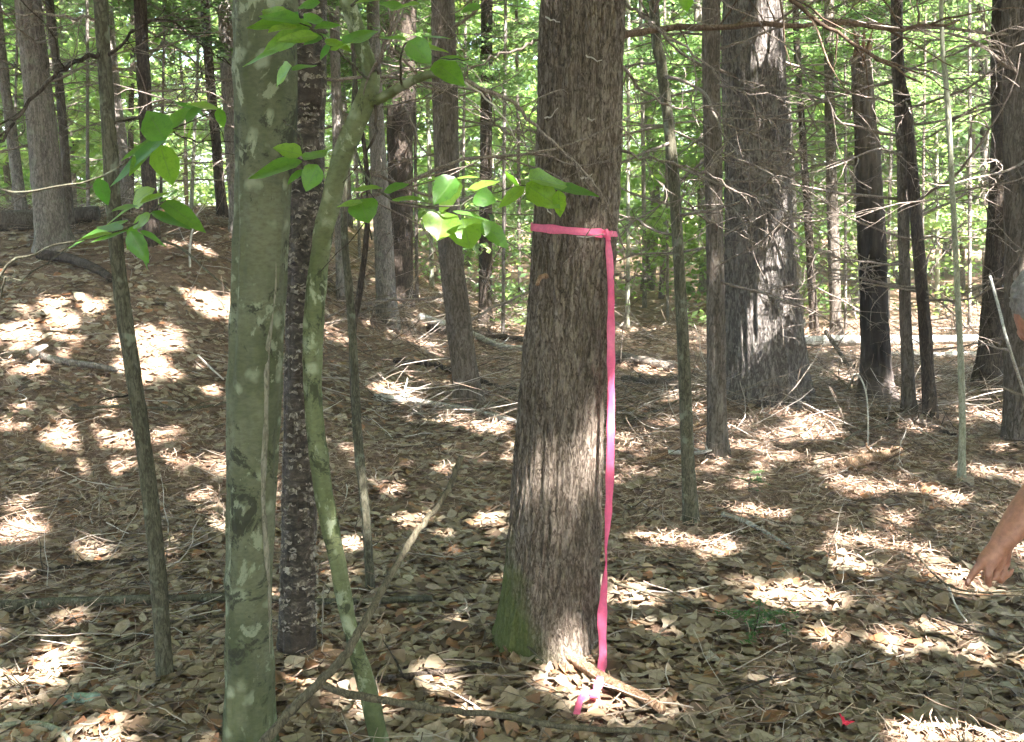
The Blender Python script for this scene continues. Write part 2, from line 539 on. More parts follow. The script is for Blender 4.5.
# ---------------------------------------------------------------- mesh helpers
class MB:
    def __init__(s):
        s.v = []; s.f3 = []; s.f4 = []; s.n = 0; s.uv4 = []

    def add(s, v, f4=None, f3=None):
        v = np.asarray(v, float).reshape(-1, 3)
        if f4 is not None and len(f4):
            s.f4.append(np.asarray(f4, np.int64) + s.n)
        if f3 is not None and len(f3):
            s.f3.append(np.asarray(f3, np.int64) + s.n)
        s.v.append(v); s.n += len(v)

    def build(s, name, mat, parent=None, origin=None, smooth=True, uv=None):
        v = np.concatenate(s.v) if s.v else np.zeros((0, 3))
        if origin is not None:
            v = v - np.array(origin)
        f4 = np.concatenate(s.f4) if s.f4 else np.zeros((0, 4), np.int64)
        f3 = np.concatenate(s.f3) if s.f3 else np.zeros((0, 3), np.int64)
        me = bpy.data.meshes.new(name)
        me.vertices.add(len(v)); me.vertices.foreach_set('co', v.astype(np.float32).ravel())
        nl = len(f4) * 4 + len(f3) * 3
        me.loops.add(nl); me.polygons.add(len(f4) + len(f3))
        li = np.concatenate([f4.ravel(), f3.ravel()]).astype(np.int32)
        me.loops.foreach_set('vertex_index', li)
        ls = np.concatenate([np.arange(len(f4)) * 4, len(f4) * 4 + np.arange(len(f3)) * 3]).astype(np.int32)
        me.polygons.foreach_set('loop_start', ls)
        if uv is not None:
            l = me.uv_layers.new(name='UVMap')
            l.data.foreach_set('uv', np.asarray(uv, np.float32)[li].ravel())
        me.polygons.foreach_set('use_smooth', np.full(len(f4) + len(f3), smooth))
        me.update(calc_edges=True)
        me.validate()
        if mat is not None:
            me.materials.append(mat)
        o = bpy.data.objects.new(name, me)
        COL.objects.link(o)
        if parent is not None:
            o.parent = parent
        elif origin is not None:
            o.location = origin
        return o


def catmull(pts, n):
    """resample points (k x d) through a centripetal-ish spline, n samples"""
    P = np.asarray(pts, float)
    if len(P) == 2:
        t = np.linspace(0, 1, n)[:, None]
        return P[0] * (1 - t) + P[1] * t
    Q = np.vstack([2 * P[0] - P[1], P, 2 * P[-1] - P[-2]])
    L = np.concatenate([[0], np.cumsum(np.linalg.norm(np.diff(P[:, :3], axis=0), axis=1))])
    s = np.linspace(0, L[-1], n)
    k = np.clip(np.searchsorted(L, s, 'right') - 1, 0, len(P) - 2)
    t = ((s - L[k]) / np.maximum(L[k + 1] - L[k], 1e-9))[:, None]
    p0, p1, p2, p3 = Q[k], Q[k + 1], Q[k + 2], Q[k + 3]
    return 0.5 * (2 * p1 + (p2 - p0) * t + (2 * p0 - 5 * p1 + 4 * p2 - p3) * t ** 2 + (3 * p1 - p0 - 3 * p2 + p3) * t ** 3)


def tube(mb, P, R, sides=8, disp=None, cap=True, vertical=False):
    """P n x 3, R n; disp(theta grid, arc grid, points, radius)-> radius multiplier"""
    P = np.asarray(P, float); R = np.asarray(R, float); n = len(P)
    T = np.gradient(P, axis=0); T /= np.maximum(np.linalg.norm(T, axis=1, keepdims=True), 1e-9)
    if vertical:
        A = np.tile([1.0, 0, 0], (n, 1))
        B = np.cross(T, A); B /= np.linalg.norm(B, axis=1, keepdims=True)
        A = np.cross(B, T)
    else:
        A = np.zeros((n, 3)); ref = np.array([0, 0, 1.0]) if abs(T[0, 2]) < 0.9 else np.array([1.0, 0, 0])
        a = np.cross(T[0], ref); a /= np.linalg.norm(a)
        for i in range(n):
            a = a - T[i] * np.dot(a, T[i]); a /= max(np.linalg.norm(a), 1e-9); A[i] = a
        B = np.cross(T, A)
    th = np.linspace(0, 2 * PI, sides, endpoint=False)
    c, s_ = np.cos(th), np.sin(th)
    D = A[:, None, :] * c[None, :, None] + B[:, None, :] * s_[None, :, None]
    rr = np.repeat(R[:, None], sides, 1)
    if disp is not None:
        arc = np.concatenate([[0], np.cumsum(np.linalg.norm(np.diff(P, axis=0), axis=1))])
        rr = rr * disp(np.repeat(th[None], n, 0), np.repeat(arc[:, None], sides, 1), rr)
    V = P[:, None, :] + D * rr[:, :, None]
    i = np.arange(n - 1)[:, None]; j = np.arange(sides)[None, :]; j2 = (j + 1) % sides
    F = np.stack([i * sides + j, i * sides + j2, (i + 1) * sides + j2, (i + 1) * sides + j], -1).reshape(-1, 4)
    V = V.reshape(-1, 3); f3 = []
    if cap:
        c0 = len(V); V = np.vstack([V, P[0], P[-1]])
        jj = np.arange(sides); jn = (jj + 1) % sides
        f3 = np.vstack([np.stack([np.full(sides, c0), jn, jj], 1), np.stack([np.full(sides, c0 + 1), (n - 1) * sides + jj, (n - 1) * sides + jn], 1)])
    mb.add(V, F, f3)


def empty(name, loc, label, cat, group=None, kind=None):
    o = bpy.data.objects.new(name, None)
    o.empty_display_size = 0.1
    o.location = loc
    COL.objects.link(o)
    tag(o, label, cat, group, kind)
    return o


def tag(o, label=None, cat=None, group=None, kind=None):
    if label: o['label'] = label
    if cat: o['category'] = cat
    if group: o['group'] = group
    if kind: o['kind'] = kind
    return o


# ---------------------------------------------------------------- ground
for _px, _py, _h in [(55, 246, .05), (152, 243, .04), (240, 232, .04), (388, 322, .04), (399, 298, .05), (471, 408, .04), (485, 326, .04), (692, 523, .03), (719, 456, .035), (796, 325, .04), (837, 336, .04), (877, 396, .05), (911, 412, .03), (933, 416, .03), (963, 481, .02), (990, 387, .05), (1026, 440, .05), (165, 682, .025), (296, 652, .03)]:
    _g = ground(_px, _py)
    MOUNDS.append((_g.x, _g.y, 0.16 + 0.012 * _g.y, _h * .8))


def build_ground():
    mb = MB()
    u = np.linspace(-1, 1, 441); v = np.linspace(-0.72, 1, 541)
    x = 0.16 * np.sinh(8.6 * u) * 1.0
    y = 3.6 + 0.16 * np.sinh(8.6 * v)
    X, Y = np.meshgrid(x, y)
    Z = height(X, Y)
    nx, ny = len(x), len(y)
    V = np.stack([X, Y, Z], -1).reshape(-1, 3)
    i = np.arange(ny - 1)[:, None]; j = np.arange(nx - 1)[None]
    F = np.stack([i * nx + j, i * nx + j + 1, (i + 1) * nx + j + 1, (i + 1) * nx + j], -1).reshape(-1, 4)
    mb.add(V, F)
    o = mb.build('ground', M['ground'])
    tag(o, kind='structure')
    return o


build_ground()

# ---------------------------------------------------------------- gaps cut in the unseen canopy to place sun patches
GAPS = []   # (point, radius)


def gap_g(px, py, r):
    GAPS.append((ground(px, py), r))


def gap_p(px, py, Y, r):
    GAPS.append((at(px, py, Y), r))


for q in [(205, 318, .34), (185, 300, .22), (225, 300, .25), (190, 252, .22), (60, 312, .26), (20, 335, .22), (90, 368, .2), (150, 345, .22), (150, 375, .15),
          (130, 250, .15), (25, 245, .2), (75, 440, .14), (50, 485, .1), (25, 532, .15), (215, 465, .09), (20, 690, .09), (112, 736, .09), (60, 656, .06),
          (110, 600, .07), (422, 634, .11), (450, 690, .12), (340, 632, .08), (360, 650, .06), (490, 522, .10), (540, 712, .16), (585, 705, .14), (640, 715, .12),
          (500, 700, .12), (520, 735, .12), (440, 735, .1),
          (790, 596, .12), (770, 435, .35), (800, 420, .25), (730, 440, .22), (840, 455, .2), (655, 540, .07), (712, 550, .08), (700, 690, .1), (760, 520, .12), (700, 510, .1),
          (900, 496, .18), (925, 516, .15), (960, 505, .14), (860, 490, .13), (960, 672, .16), (1010, 650, .2), (910, 690, .12), (1000, 606, .12), (880, 640, .06), (870, 710, .08),
          (900, 395, .2), (860, 385, .15), (930, 430, .2), (1000, 420, .2), (985, 470, .2), (690, 400, .2), (650, 370, .2), (500, 340, .2), (420, 350, .22), (440, 420, .14),
          (560, 300, .3), (400, 395, .2), (330, 330, .2), (490, 430, .14), (400, 470, .1), (330, 450, .1), (300, 700, .07), (850, 565, .07), (820, 640, .05), (930, 570, .06), (640, 600, .05)]:
    gap_g(*q)
_r2 = random.Random(3)
for _k in range(70):
    gap_g(_r2.uniform(-20, 1044), 330 + 420 * _r2.random() ** 0.9, _r2.uniform(.01, .045))
for _k in range(48):
    gap_g(_r2.uniform(-20, 540), 330 + 420 * _r2.random(), _r2.uniform(.02, .075))
TRUNK_SPOTS = [(580, 300, 3.05, .005), (577, 325, 3.05, .02), (575, 355, 3.05, .03), (572, 395, 3.05, .04), (568, 440, 3.05, .05), (566, 480, 3.05, .035), (545, 455, 3.05, .02), (545, 530, 3.05, .01), (608, 150, 3.05, .01), (600, 190, 3.05, .01), (570, 645, 2.95, .03), (762, 300, 7.8, .14), (768, 345, 7.8, .14), (778, 245, 7.8, .08), (745, 372, 7.8, .10), (772, 50, 7.8, .12), (748, 20, 7.8, .08), (603, 585, 3.02, .045), (602, 620, 3.0, .05), (602, 655, 2.98, .05), (820, 346, 11.3, .22), (850, 346, 11.3, .22), (890, 345, 11.3, .22), (925, 345, 11.3, .22), (960, 344, 11.3, .22)]
for q in [
          (440, 228, 2.2, .07), (466, 235, 2.2, .07), (425, 52, 2.2, .06), (450, 70, 2.2, .06), (290, 152, 2.2, .05), (300, 30, 2.2, .07),
          (603, 600, 3.0, .07), (601, 640, 3.0, .06), (611, 400, 3.0, .05),
          (775, 60, 7.8, .18), (760, 30, 7.8, .12), (770, 300, 7.8, .22), (755, 350, 7.8, .2), (780, 240, 7.8, .12), (740, 380, 7.8, .15),
          (300, 440, 3.4, .05), (305, 520, 3.4, .04), (470, 100, 2.3, .06), (510, 100, 2.6, .06), (385, 250, 12, .15), (380, 150, 12, .2), (1000, 130, 8, .2), (865, 80, 9, .15),
          (250, 320, 2.7, .03), (833, 230, 13, .3)]:
    gap_p(*q)
# points kept in shade by extra leaves added to the unseen canopy
CLOSED = [(at(x, y, 2.72), .07) for x, y in [(238, 60), (242, 180), (238, 300), (236, 400), (240, 480), (262, 250), (262, 350), (262, 450), (250, 560), (250, 640), (250, 720)]] + \
         [(at(x, y, 2.6), .03) for x, y in [(360, 110), (330, 200), (315, 320), (316, 420), (330, 520), (350, 620)]] + \
         [(at(x, y, 3.05), .03) for x, y in [(560, 60), (575, 130), (550, 200), (545, 330), (530, 430), (520, 520), (580, 600), (560, 620), (590, 560)]] + \
         [(at(x, y, 8.1), .12) for x, y in [(868, 140), (870, 200), (873, 260), (875, 330)]] + [(at(x, y, 2.14), .05) for x, y in [(985, 572), (1003, 541), (1022, 512), (1020, 300)]] + \
         [(at(x, y, 9.0), .12) for x, y in [(36, 60), (44, 140), (50, 200), (54, 240)]] + [(at(x, y, 3.36), .04) for x, y in [(300, 560), (298, 600), (297, 640), (302, 200), (303, 320)]] + \
         [(at(x, y, 3.12), .05) for x, y in [(110, 120), (114, 210), (122, 300), (132, 360), (143, 440), (152, 520), (160, 610)]] + [(at(x, y, 9.5), .15) for x, y in [(400, 60), (400, 140), (399, 220)]]
def _open(p, r):
    for c, cr in CLOSED:
        v = np.array(c) - np.array(p); t = v @ np.array(SUN)
        if t > 0.1 and math.sqrt(max(0, v @ v - t * t)) < r * 0.9 + cr:
            return False
    return True
GAPS = [(p, r) for p, r in GAPS if _open(p, r)] + [(at(*q[:3]), q[3]) for q in TRUNK_SPOTS]
print('gaps', len(GAPS))
GP = np.array([list(p) for p, r in GAPS]); GR = np.array([r for p, r in GAPS])
SV = np.array(SUN)


SU = np.cross(SV, [0, 0, 1.0]); SU /= np.linalg.norm(SU); SW_ = np.cross(SV, SU)
N_OPEN = len(TRUNK_SPOTS)


def keep_mask(L, extra=0.04):
    """False for leaves cut away so the sun reaches the chosen spots; clusters of leaves break the openings up"""
    L = np.asarray(L, float)
    keep = np.ones(len(L), bool)
    u, v = L @ SU, L @ SW_
    broken = fbm(u * 3.2, v * 3.2, 0, 51, 2) > 0.09
    stay = rng.uniform(0, 1, len(L)) < 0.03
    ex = np.asarray(extra)
    for k, (p, r) in enumerate(zip(GP, GR)):
        w = L - p
        t = w @ SV
        d2 = (w * w).sum(1) - t * t
        hit = (t > 0.6) & (d2 < (r + ex * (1 if k < len(GP) - N_OPEN else 1.5)) ** 2)
        if k < len(GP) - N_OPEN and r > 0.09:
            hit &= ~broken
        keep &= ~hit
    return keep | stay


def clear_of_spots(L, extra=0.45):
    for p, r in zip(GP[-N_OPEN:], GR[-N_OPEN:]):
        w = L - p; t = w @ SV
        if np.any((t > .5) & ((w * w).sum(1) - t * t < (r + extra) ** 2)):
            return False
    return True


# ---------------------------------------------------------------- loose leaves (rhombic cards, folded along the midrib)
def leaf_cloud(mb, C, size, asp=0.55, tilt=0.6, fold=0.18, droop=None):
    """C n x 3 centres; size n"""
    n = len(C)
    if n == 0:
        return
    nrm = np.stack([rng.normal(0, tilt, n), rng.normal(0, tilt, n), np.ones(n)], 1)
    nrm /= np.linalg.norm(nrm, axis=1, keepdims=True)
    a = rng.uniform(0, 2 * PI, n)
    d = np.stack([np.cos(a), np.sin(a), np.zeros(n)], 1)
    d -= nrm * (d * nrm).sum(1, keepdims=True); d /= np.linalg.norm(d, axis=1, keepdims=True)
    s = np.cross(nrm, d)
    L = (np.asarray(size) * 0.5)[:, None]
    w = L * asp
    b = C - d * L; tp = C + d * L
    m = C - d * L * 0.1
    l = m + s * w + nrm * w * fold; r = m - s * w + nrm * w * fold
    V = np.stack([b, l, tp, r], 1).reshape(-1, 3)
    k = np.arange(n)[:, None] * 4
    F = np.concatenate([k + np.array([[0, 1, 2]]), k + np.array([[0, 2, 3]])], 0)
    mb.add(V, None, F)


def blob_points(centre, rad, n, shell=0.35):
    p = rng.normal(0, 1, (n, 3)); p /= np.linalg.norm(p, axis=1, keepdims=True)
    r = rng.uniform(shell, 1, n) ** 0.6
    return np.asarray(centre) + p * r[:, None] * np.asarray(rad)


# ---------------------------------------------------------------- dead branches and green boughs (shared meshes)
def wander(p0, d0, length, n, jitter, sag=0.0):
    P = [np.array(p0, float)]; d = np.array(d0, float); d /= np.linalg.norm(d)
    st = length / n
    for i in range(n):
        d = d + rng.normal(0, jitter, 3) + np.array([0, 0, sag])
        d /= np.linalg.norm(d)
        P.append(P[-1] + d * st)
    return np.array(P)


def dead_branch_mesh(seed, length, r0, bushy=1.0):
    mb = MB()
    P = wander((0, 0, 0), (1, 0, rng.uniform(-0.1, 0.22)), length, 12, 0.10, rng.uniform(-0.05, 0.02))
    tube(mb, P, np.linspace(r0, r0 * 0.25, len(P)), 5)
    for k in range(int(rng.integers(6, 11) * bushy)):
        i = int(rng.integers(2, len(P) - 1)); t = P[min(i + 1, len(P) - 1)] - P[i - 1]; t /= np.linalg.norm(t)
        s = rng.choice([-1, 1])
        d = t * 0.7 + np.array([-t[1], t[0], 0]) * s * rng.uniform(0.4, 1.0) + np.array([0, 0, rng.uniform(-0.4, 0.25)])
        l = length * rng.uniform(0.15, 0.45)
        Q = wander(P[i], d, l, 7, 0.16, -0.03)
        rr = r0 * 0.42
        tube(mb, Q, np.linspace(rr, rr * 0.35, len(Q)), 4)
        for q in range(int(rng.integers(1, 4))):
            j = int(rng.integers(2, 7))
            d2 = (Q[j] - Q[j - 1]); d2 = d2 / np.linalg.norm(d2) + rng.normal(0, 0.6, 3)
            Q2 = wander(Q[j], d2, l * rng.uniform(0.25, 0.6), 5, 0.2, -0.03)
            tube(mb, Q2, np.linspace(rr * 0.6, rr * 0.3, len(Q2)), 3)
    o = mb.build('dead_branch', M['bark_twig'])
    me = o.data
    bpy.data.objects.remove(o)
    return me


DEAD = [dead_branch_mesh(i, 1.3, 0.011) for i in range(12)]


def bough_mesh(seed):
    mb = MB()
    P = wander((0, 0, 0), (1, 0, 0.12), 1.6, 12, 0.07, -0.03)
    tube(mb, P, np.linspace(0.012, 0.002, len(P)), 5)
    lb = MB()
    pts = []
    for i in range(1, len(P)):
        for s in (-1, 1):
            for rep in range(2):
                t = P[i] - P[i - 1]; t /= np.linalg.norm(t)
                d = t * 0.8 + np.array([-t[1], t[0], 0]) * s + np.array([0, 0, rng.uniform(-0.25, 0.1)])
                l = (0.62 - 0.036 * i) * rng.uniform(0.6, 1.1)
                Q = wander(P[i] + t * rng.uniform(-0.05, 0.05), d, l, 6, 0.12, -0.04)
                tube(mb, Q, np.linspace(0.003, 0.0012, len(Q)), 3)
                for k in range(1, 7):
                    for z in range(5):
                        pts.append(Q[k] + rng.normal(0, 0.028, 3) * np.array([1, 1, 0.35]))
    leaf_cloud(lb, np.array(pts), rng.uniform(0.04, 0.085, len(pts)), 0.3, 0.35, 0.1)
    o = mb.build('bough', M['bark_twig']); me = o.data; bpy.data.objects.remove(o)
    f = lb.build('foliage', M['hemlock'], smooth=False); fe = f.data; bpy.data.objects.remove(f)
    return me, fe


BOUGH = [bough_mesh(i) for i in range(4)]


def bark_disp(depth, kt, kz, flare=0.35, fl_h=0.25, lobes=3, seed=0, z0=0.0, wob=0.03, knots=0):
    kr = random.Random(seed + 77)
    KN = [(kr.uniform(0, 2 * PI), kr.uniform(0.2, 2.6), kr.uniform(.06, .16), kr.uniform(.012, .03)) for _ in range(knots)]
    """vertical ridges plus a flared, lobed foot"""
    def f(th, arc, rr):
        x = np.cos(th); y = np.sin(th)
        wx = vnoise(x * 1.3, y * 1.3, arc * 2.2, seed + 5) * 0.25
        n1 = vnoise(x * kt + wx, y * kt + wx, arc * kz, seed)
        n2 = vnoise(x * kt * 2.3, y * kt * 2.3, arc * kz * 2.6, seed + 1)
        n3 = vnoise(x * kt * 5, y * kt * 5, arc * kz * 8, seed + 2)
        ridge = 1 - np.abs(n1) * 1.7
        d = (ridge - 0.5) * depth + n2 * depth * 0.45 + n3 * depth * 0.25
        kb = 0
        for (a0, z_, am, sg) in KN:
            da = np.arctan2(np.sin(th - a0), np.cos(th - a0)) * rr
            q = (da ** 2 + (arc - z_) ** 2) / (sg * sg)
            kb = kb + am * (np.exp(-q) - 0.55 * np.exp(-q * 5))
        base = 1 + kb + flare * np.exp(-np.clip(arc - z0, 0, None) / fl_h) * (1 + 0.45 * np.cos(th * lobes + seed) + 0.25 * np.sin(th * (lobes + 2) + 2 * seed))
        return base * (1 + wob * vnoise(x, y, arc * 1.5, seed + 9)) + d / np.maximum(rr, 1e-4)
    return f


def top_z(Y):
    return CAM_Z + Y * math.tan(math.atan(371 / FPX) - PITCH)


NAMED = []


def make_tree(name, label, cat, path, bark, height_m=11.0, group=None, sides=20, rows=60, depth=0.006, kt=3.0, kz=2.2, flare=0.26, fl_h=0.11,
              dead=15, boughs=0, crown=1500, crown_r=1.9, crown_mat='canopy', Y=None, top=None, base_on_ground=True, dead_len=1.0, extra=None, zlo=0.4, seed=None, crown_lo=None, broken=False, taper=0.3, knots=0):
    """path: [(px, py, width px)] from the foot upward or downward; the foot is the lowest pixel"""
    seed = len(NAMED) + 3 if seed is None else seed
    p = sorted(path, key=lambda q: -q[1])
    if base_on_ground:
        g = ground(p[0][0], p[0][1]); Y = g.y
    pts = []; rad = []
    for (px, py, w) in p:
        q = at(px, py, Y)
        dist = (q - Vector((0, 0, CAM_Z))).length
        pts.append(q); rad.append(w * 0.5 * ppm(Y) * dist / dist)
    foot = Vector((pts[0].x, Y, hz(pts[0].x, Y)))
    root = empty(name, foot, label, cat, group)
    P = [list(foot - Vector((0, 0, 0.12))) + [rad[0]]]
    for q, r in zip(pts, rad):
        if q.z > P[-1][2] + 0.15:
            P.append([q.x, q.y, q.z, r])
    nvis = len(P)
    if not broken:
        # go on above the picture
        a = np.array(P[-1]); b = np.array(P[-2])
        dr = (a[:2] - b[:2]) / max(a[2] - b[2], 0.1) * 0.6
        zt = foot.z + height_m
        for k in (0.35, 0.7, 1.0):
            z = a[2] + (zt - a[2]) * k
            P.append([a[0] + dr[0] * (z - a[2]) * (1 - 0.4 * k), a[1] + dr[1] * (z - a[2]), z, max(0.012, a[3] * (1 - (1 - taper) * k))])
    P = np.array(P)
    # dense rows where the picture sees the trunk, sparse above
    vis = catmull(P[:nvis + (0 if broken else 1)], rows)
    zl = P[nvis - 1, 2] + 0.5
    S = vis if broken else vis[vis[:, 2] <= zl]
    if not broken:
        up = catmull(P[nvis - 1:], 10)
        up = up[up[:, 2] > S[-1, 2] + 0.2]
        S = np.vstack([S, up])
    mb = MB()
    tube(mb, S[:, :3], S[:, 3], sides, bark_disp(depth, kt, kz, flare, fl_h, 3, seed, 0.12, 0.03, knots), True, True)
    tr = mb.build('trunk', M[bark], root, foot)
    # bare lateral branches
    r_at = lambda z: np.interp(z, S[:, 2], S[:, 3])
    xy_at = lambda z: (np.interp(z, S[:, 2], S[:, 0]), np.interp(z, S[:, 2], S[:, 1]))
    zmax = min(S[-1, 2] - 0.1, top_z(Y) + 0.3)
    zmin = foot.z + zlo
    for k in range(dead):
        z = zmin + (zmax - zmin) * (rng.uniform(0, 1) ** 0.75)
        x, y = xy_at(z)
        o = bpy.data.objects.new('dead_branch', DEAD[int(rng.integers(len(DEAD)))])
        COL.objects.link(o); o.parent = root
        az = rng.uniform(0, 2 * PI)
        s = dead_len * rng.uniform(0.45, 1.25)
        r = r_at(z) * 0.8
        o.location = Vector((x + math.cos(az) * r, y + math.sin(az) * r, z)) - foot
        o.rotation_euler = (rng.uniform(-0.6, 0.6), rng.uniform(-0.35, 0.3), az)
        sw = min(s, max(0.35, r_at(z) / 0.045))
        o.scale = (s, s, s * 0.9)
    for k in range(boughs):
        z0b = foot.z + 1.9
        z = z0b + (max(top_z(Y) + 0.8, z0b + 1) - z0b) * (0.15 + 0.85 * rng.uniform(0, 1) ** 0.6)
        x, y = xy_at(z)
        az = rng.uniform(0, 2 * PI)
        i = int(rng.integers(len(BOUGH)))
        if not clear_of_spots(np.array([[x + math.cos(az) * q, y + math.sin(az) * q, z] for q in (.3, .7, 1.1, 1.5, 1.9)])): continue
        o = bpy.data.objects.new('bough', BOUGH[i][0]); COL.objects.link(o); o.parent = root
        f = bpy.data.objects.new('foliage', BOUGH[i][1]); COL.objects.link(f); f.parent = o
        s = rng.uniform(0.75, 1.35)
        o.location = Vector((x, y, z)) - foot
        o.rotation_euler = (rng.uniform(-0.2, 0.2), rng.uniform(-0.1, 0.3), az)
        o.scale = (s, s, s)
    if crown and not broken:
        zt = S[-1, 2]
        lo = crown_lo if crown_lo is not None else max(top_z(Y) + 0.9, foot.z + height_m * 0.42)
        if zt > lo + 0.8:
            n = crown if Y < 5 else int(crown * (0.6 if Y < 9 else 0.35)); t = rng.uniform(0, 1, n) ** 0.8
            lay = np.round(t * 9) / 9 * 0.8 + t * 0.2
            z = lo + (zt + 0.5 - lo) * lay
            rr = crown_r * (1.05 - 0.75 * lay) * np.sqrt(rng.uniform(0.02, 1, n))
            a = rng.uniform(0, 2 * PI, n)
            a = a + 0.35 * np.sin(a * 5 + lay * 20)
            x, y = np.interp(z, S[:, 2], S[:, 0]), np.interp(z, S[:, 2], S[:, 1])
            C = np.stack([x + rr * np.cos(a), y + rr * np.sin(a), z - 0.18 * rr + rng.normal(0, 0.12, n)], 1)
            C = C[keep_mask(C, .08)]
            cb = MB()
            leaf_cloud(cb, C, rng.uniform(0.12, 0.24, len(C)), 0.55, 0.5)
            # scaffold of the crown, part of the same canopy mesh? limbs are parts of their own
            cb.build('crown', M[crown_mat], root, foot, smooth=False)
            for k in range(5):
                zz = lo + (zt - lo) * (0.1 + 0.17 * k)
                a0 = 2.4 * k + seed
                px_, py_ = xy_at(zz)
                l = crown_r * (0.95 - 0.13 * k)
                Q = wander((px_, py_, zz), (math.cos(a0), math.sin(a0), 0.15), l, 6, 0.08)
                lm = MB(); r0 = max(0.008, r_at(zz) * 0.3)
                tube(lm, Q, np.linspace(r0, r0 * 0.3, len(Q)), 5)
                lm.build('limb', M[bark], root, foot)
    NAMED.append(root)
    info = dict(root=root, foot=foot, Y=Y, S=S, r_at=r_at, xy_at=xy_at)
    return info


def add_branch(info, pix, r0, r1, mat, name='branch', n=26, sides=7, jitter=0.006, twigs=0, origin=None):
    """a limb drawn through pixel points (px, py, Y) and attached to a tree"""
    pts = []
    for q in pix:
        pts.append(list(q) if isinstance(q, Vector) else list(at(*q)))
    P = catmull(np.array(pts), n)
    P[1:-1] += rng.normal(0, jitter, (n - 2, 3))
    mb = MB()
    tube(mb, P, np.linspace(r0, r1, n), sides)
    for k in range(twigs):
        i = int(rng.integers(3, n - 2)); t = P[i + 1] - P[i]; t /= np.linalg.norm(t)
        d = t + rng.normal(0, 0.6, 3)
        l = rng.uniform(0.08, 0.35)
        Q = wander(P[i], d, l, 6, 0.18, -0.02)
        tube(mb, Q, np.linspace(max(r1, r0 * 0.3), 0.0012, len(Q)), 4)
    f = info['foot']
    return mb.build(name, M[mat], info['root'], f), P


# ---------------------------------------------------------------- the flagged hemlock
MAIN = make_tree('hemlock_tree', 'large rough-barked hemlock in the middle with pink tape tied round its trunk', 'tree',
                 [(549, 640, 98), (551, 600, 94), (556, 520, 92), (562, 400, 85), (574, 232, 81), (582, 0, 79)], 'bark_main', 14, sides=260, rows=560,
                 depth=0.0105, kt=8.5, kz=5.5, flare=0.22, fl_h=0.15, dead=0, crown=3200, crown_r=2.4, seed=4)
MY = MAIN['Y']
add_branch(MAIN, [(618, 38, MY), (650, 29, MY + .05), (700, 27, MY), (760, 23, MY - .1), (835, 22, MY - .1), (900, 30, MY - .1), (960, 20, MY - .1)], 0.012, 0.004, 'redbranch', 'dead_branch', twigs=12)
add_branch(MAIN, [(600, -130, MY), (700, -60, MY - .1), (790, 0, MY - .2), (840, 36, MY - .25), (880, 60, MY - .3), (922, 83, MY - .3)], 0.014, 0.003, 'redbranch', 'dead_branch', twigs=12)
add_branch(MAIN, [(614, -10, MY), (660, 30, MY - .3), (700, 60, MY - .4), (740, 95, MY - .5), (790, 140, MY - .5)], 0.006, 0.0012, 'bark_twig', 'dead_branch', twigs=9)
add_branch(MAIN, [(618, 150, MY), (660, 160, MY - .1), (700, 172, MY - .1), (760, 205, MY - .2), (810, 250, MY - .2)], 0.005, 0.0012, 'bark_twig', 'dead_branch', twigs=10)
add_branch(MAIN, [(617, 60, MY), (650, 95, MY + .2), (690, 108, MY + .3), (740, 102, MY + .4)], 0.006, 0.0015, 'bark_twig', 'dead_branch', twigs=8)
add_branch(MAIN, [(540, 40, MY), (500, 55, MY - .1), (460, 75, MY - .1), (420, 108, MY - .2)], 0.005, 0.0014, 'bark_twig', 'dead_branch', twigs=8)
add_branch(MAIN, [(540, 130, MY), (505, 132, MY), (480, 112, MY), (440, 105, MY)], 0.005, 0.0014, 'bark_twig', 'dead_branch', twigs=8)
add_branch(MAIN, [(604, 275, MY - .1), (640, 276, MY - .2), (672, 268, MY - .3)], 0.006, 0.0015, 'bark_twig', 'dead_branch', twigs=6)
add_branch(MAIN, [(614, -60, MY), (690, -10, MY - .4), (745, 12, MY - .5), (800, 60, MY - .5), (850, 130, MY - .6)], 0.005, 0.001, 'bark_twig', 'dead_branch', twigs=12)
# broken stubs on the bark
add_branch(MAIN, [(546, 276, MY - .12), (541, 277, MY - .17), (538, 281, MY - .20), (537, 285, MY - .21)], 0.010, 0.006, 'rotten', 'branch_stub', 8, jitter=0.001)
for (a, b) in [((546, 17), (560, 22)), ((586, 55), (602, 60)), ((545, 118), (558, 108)), ((588, 118), (595, 119)), ((580, 178), (592, 174)), ((545, 202), (552, 214)), ((575, 236), (603, 234))]:
    add_branch(MAIN, [(a[0], a[1], MY - .13), ((a[0] + b[0]) / 2, (a[1] + b[1]) / 2 + 2, MY - .2), (b[0], b[1], MY - .24)], 0.0028, 0.0015, 'palewood', 'twig', 6, 5, 0.002)

# ---------------------------------------------------------------- near stems on the left
MAPLE = make_tree('maple_tree', 'smooth grey-green maple trunk blotched with pale lichen in the left foreground', 'tree',
                  [(249, 748, 50), (250, 690, 50), (250, 560, 48), (254, 400, 52), (262, 200, 53), (265, 0, 58)], 'smooth', 11, sides=90, rows=240,
                  knots=26, depth=0.006, kt=2.6, kz=4.0, flare=0.16, fl_h=0.10, dead=0, crown=1500, seed=7)
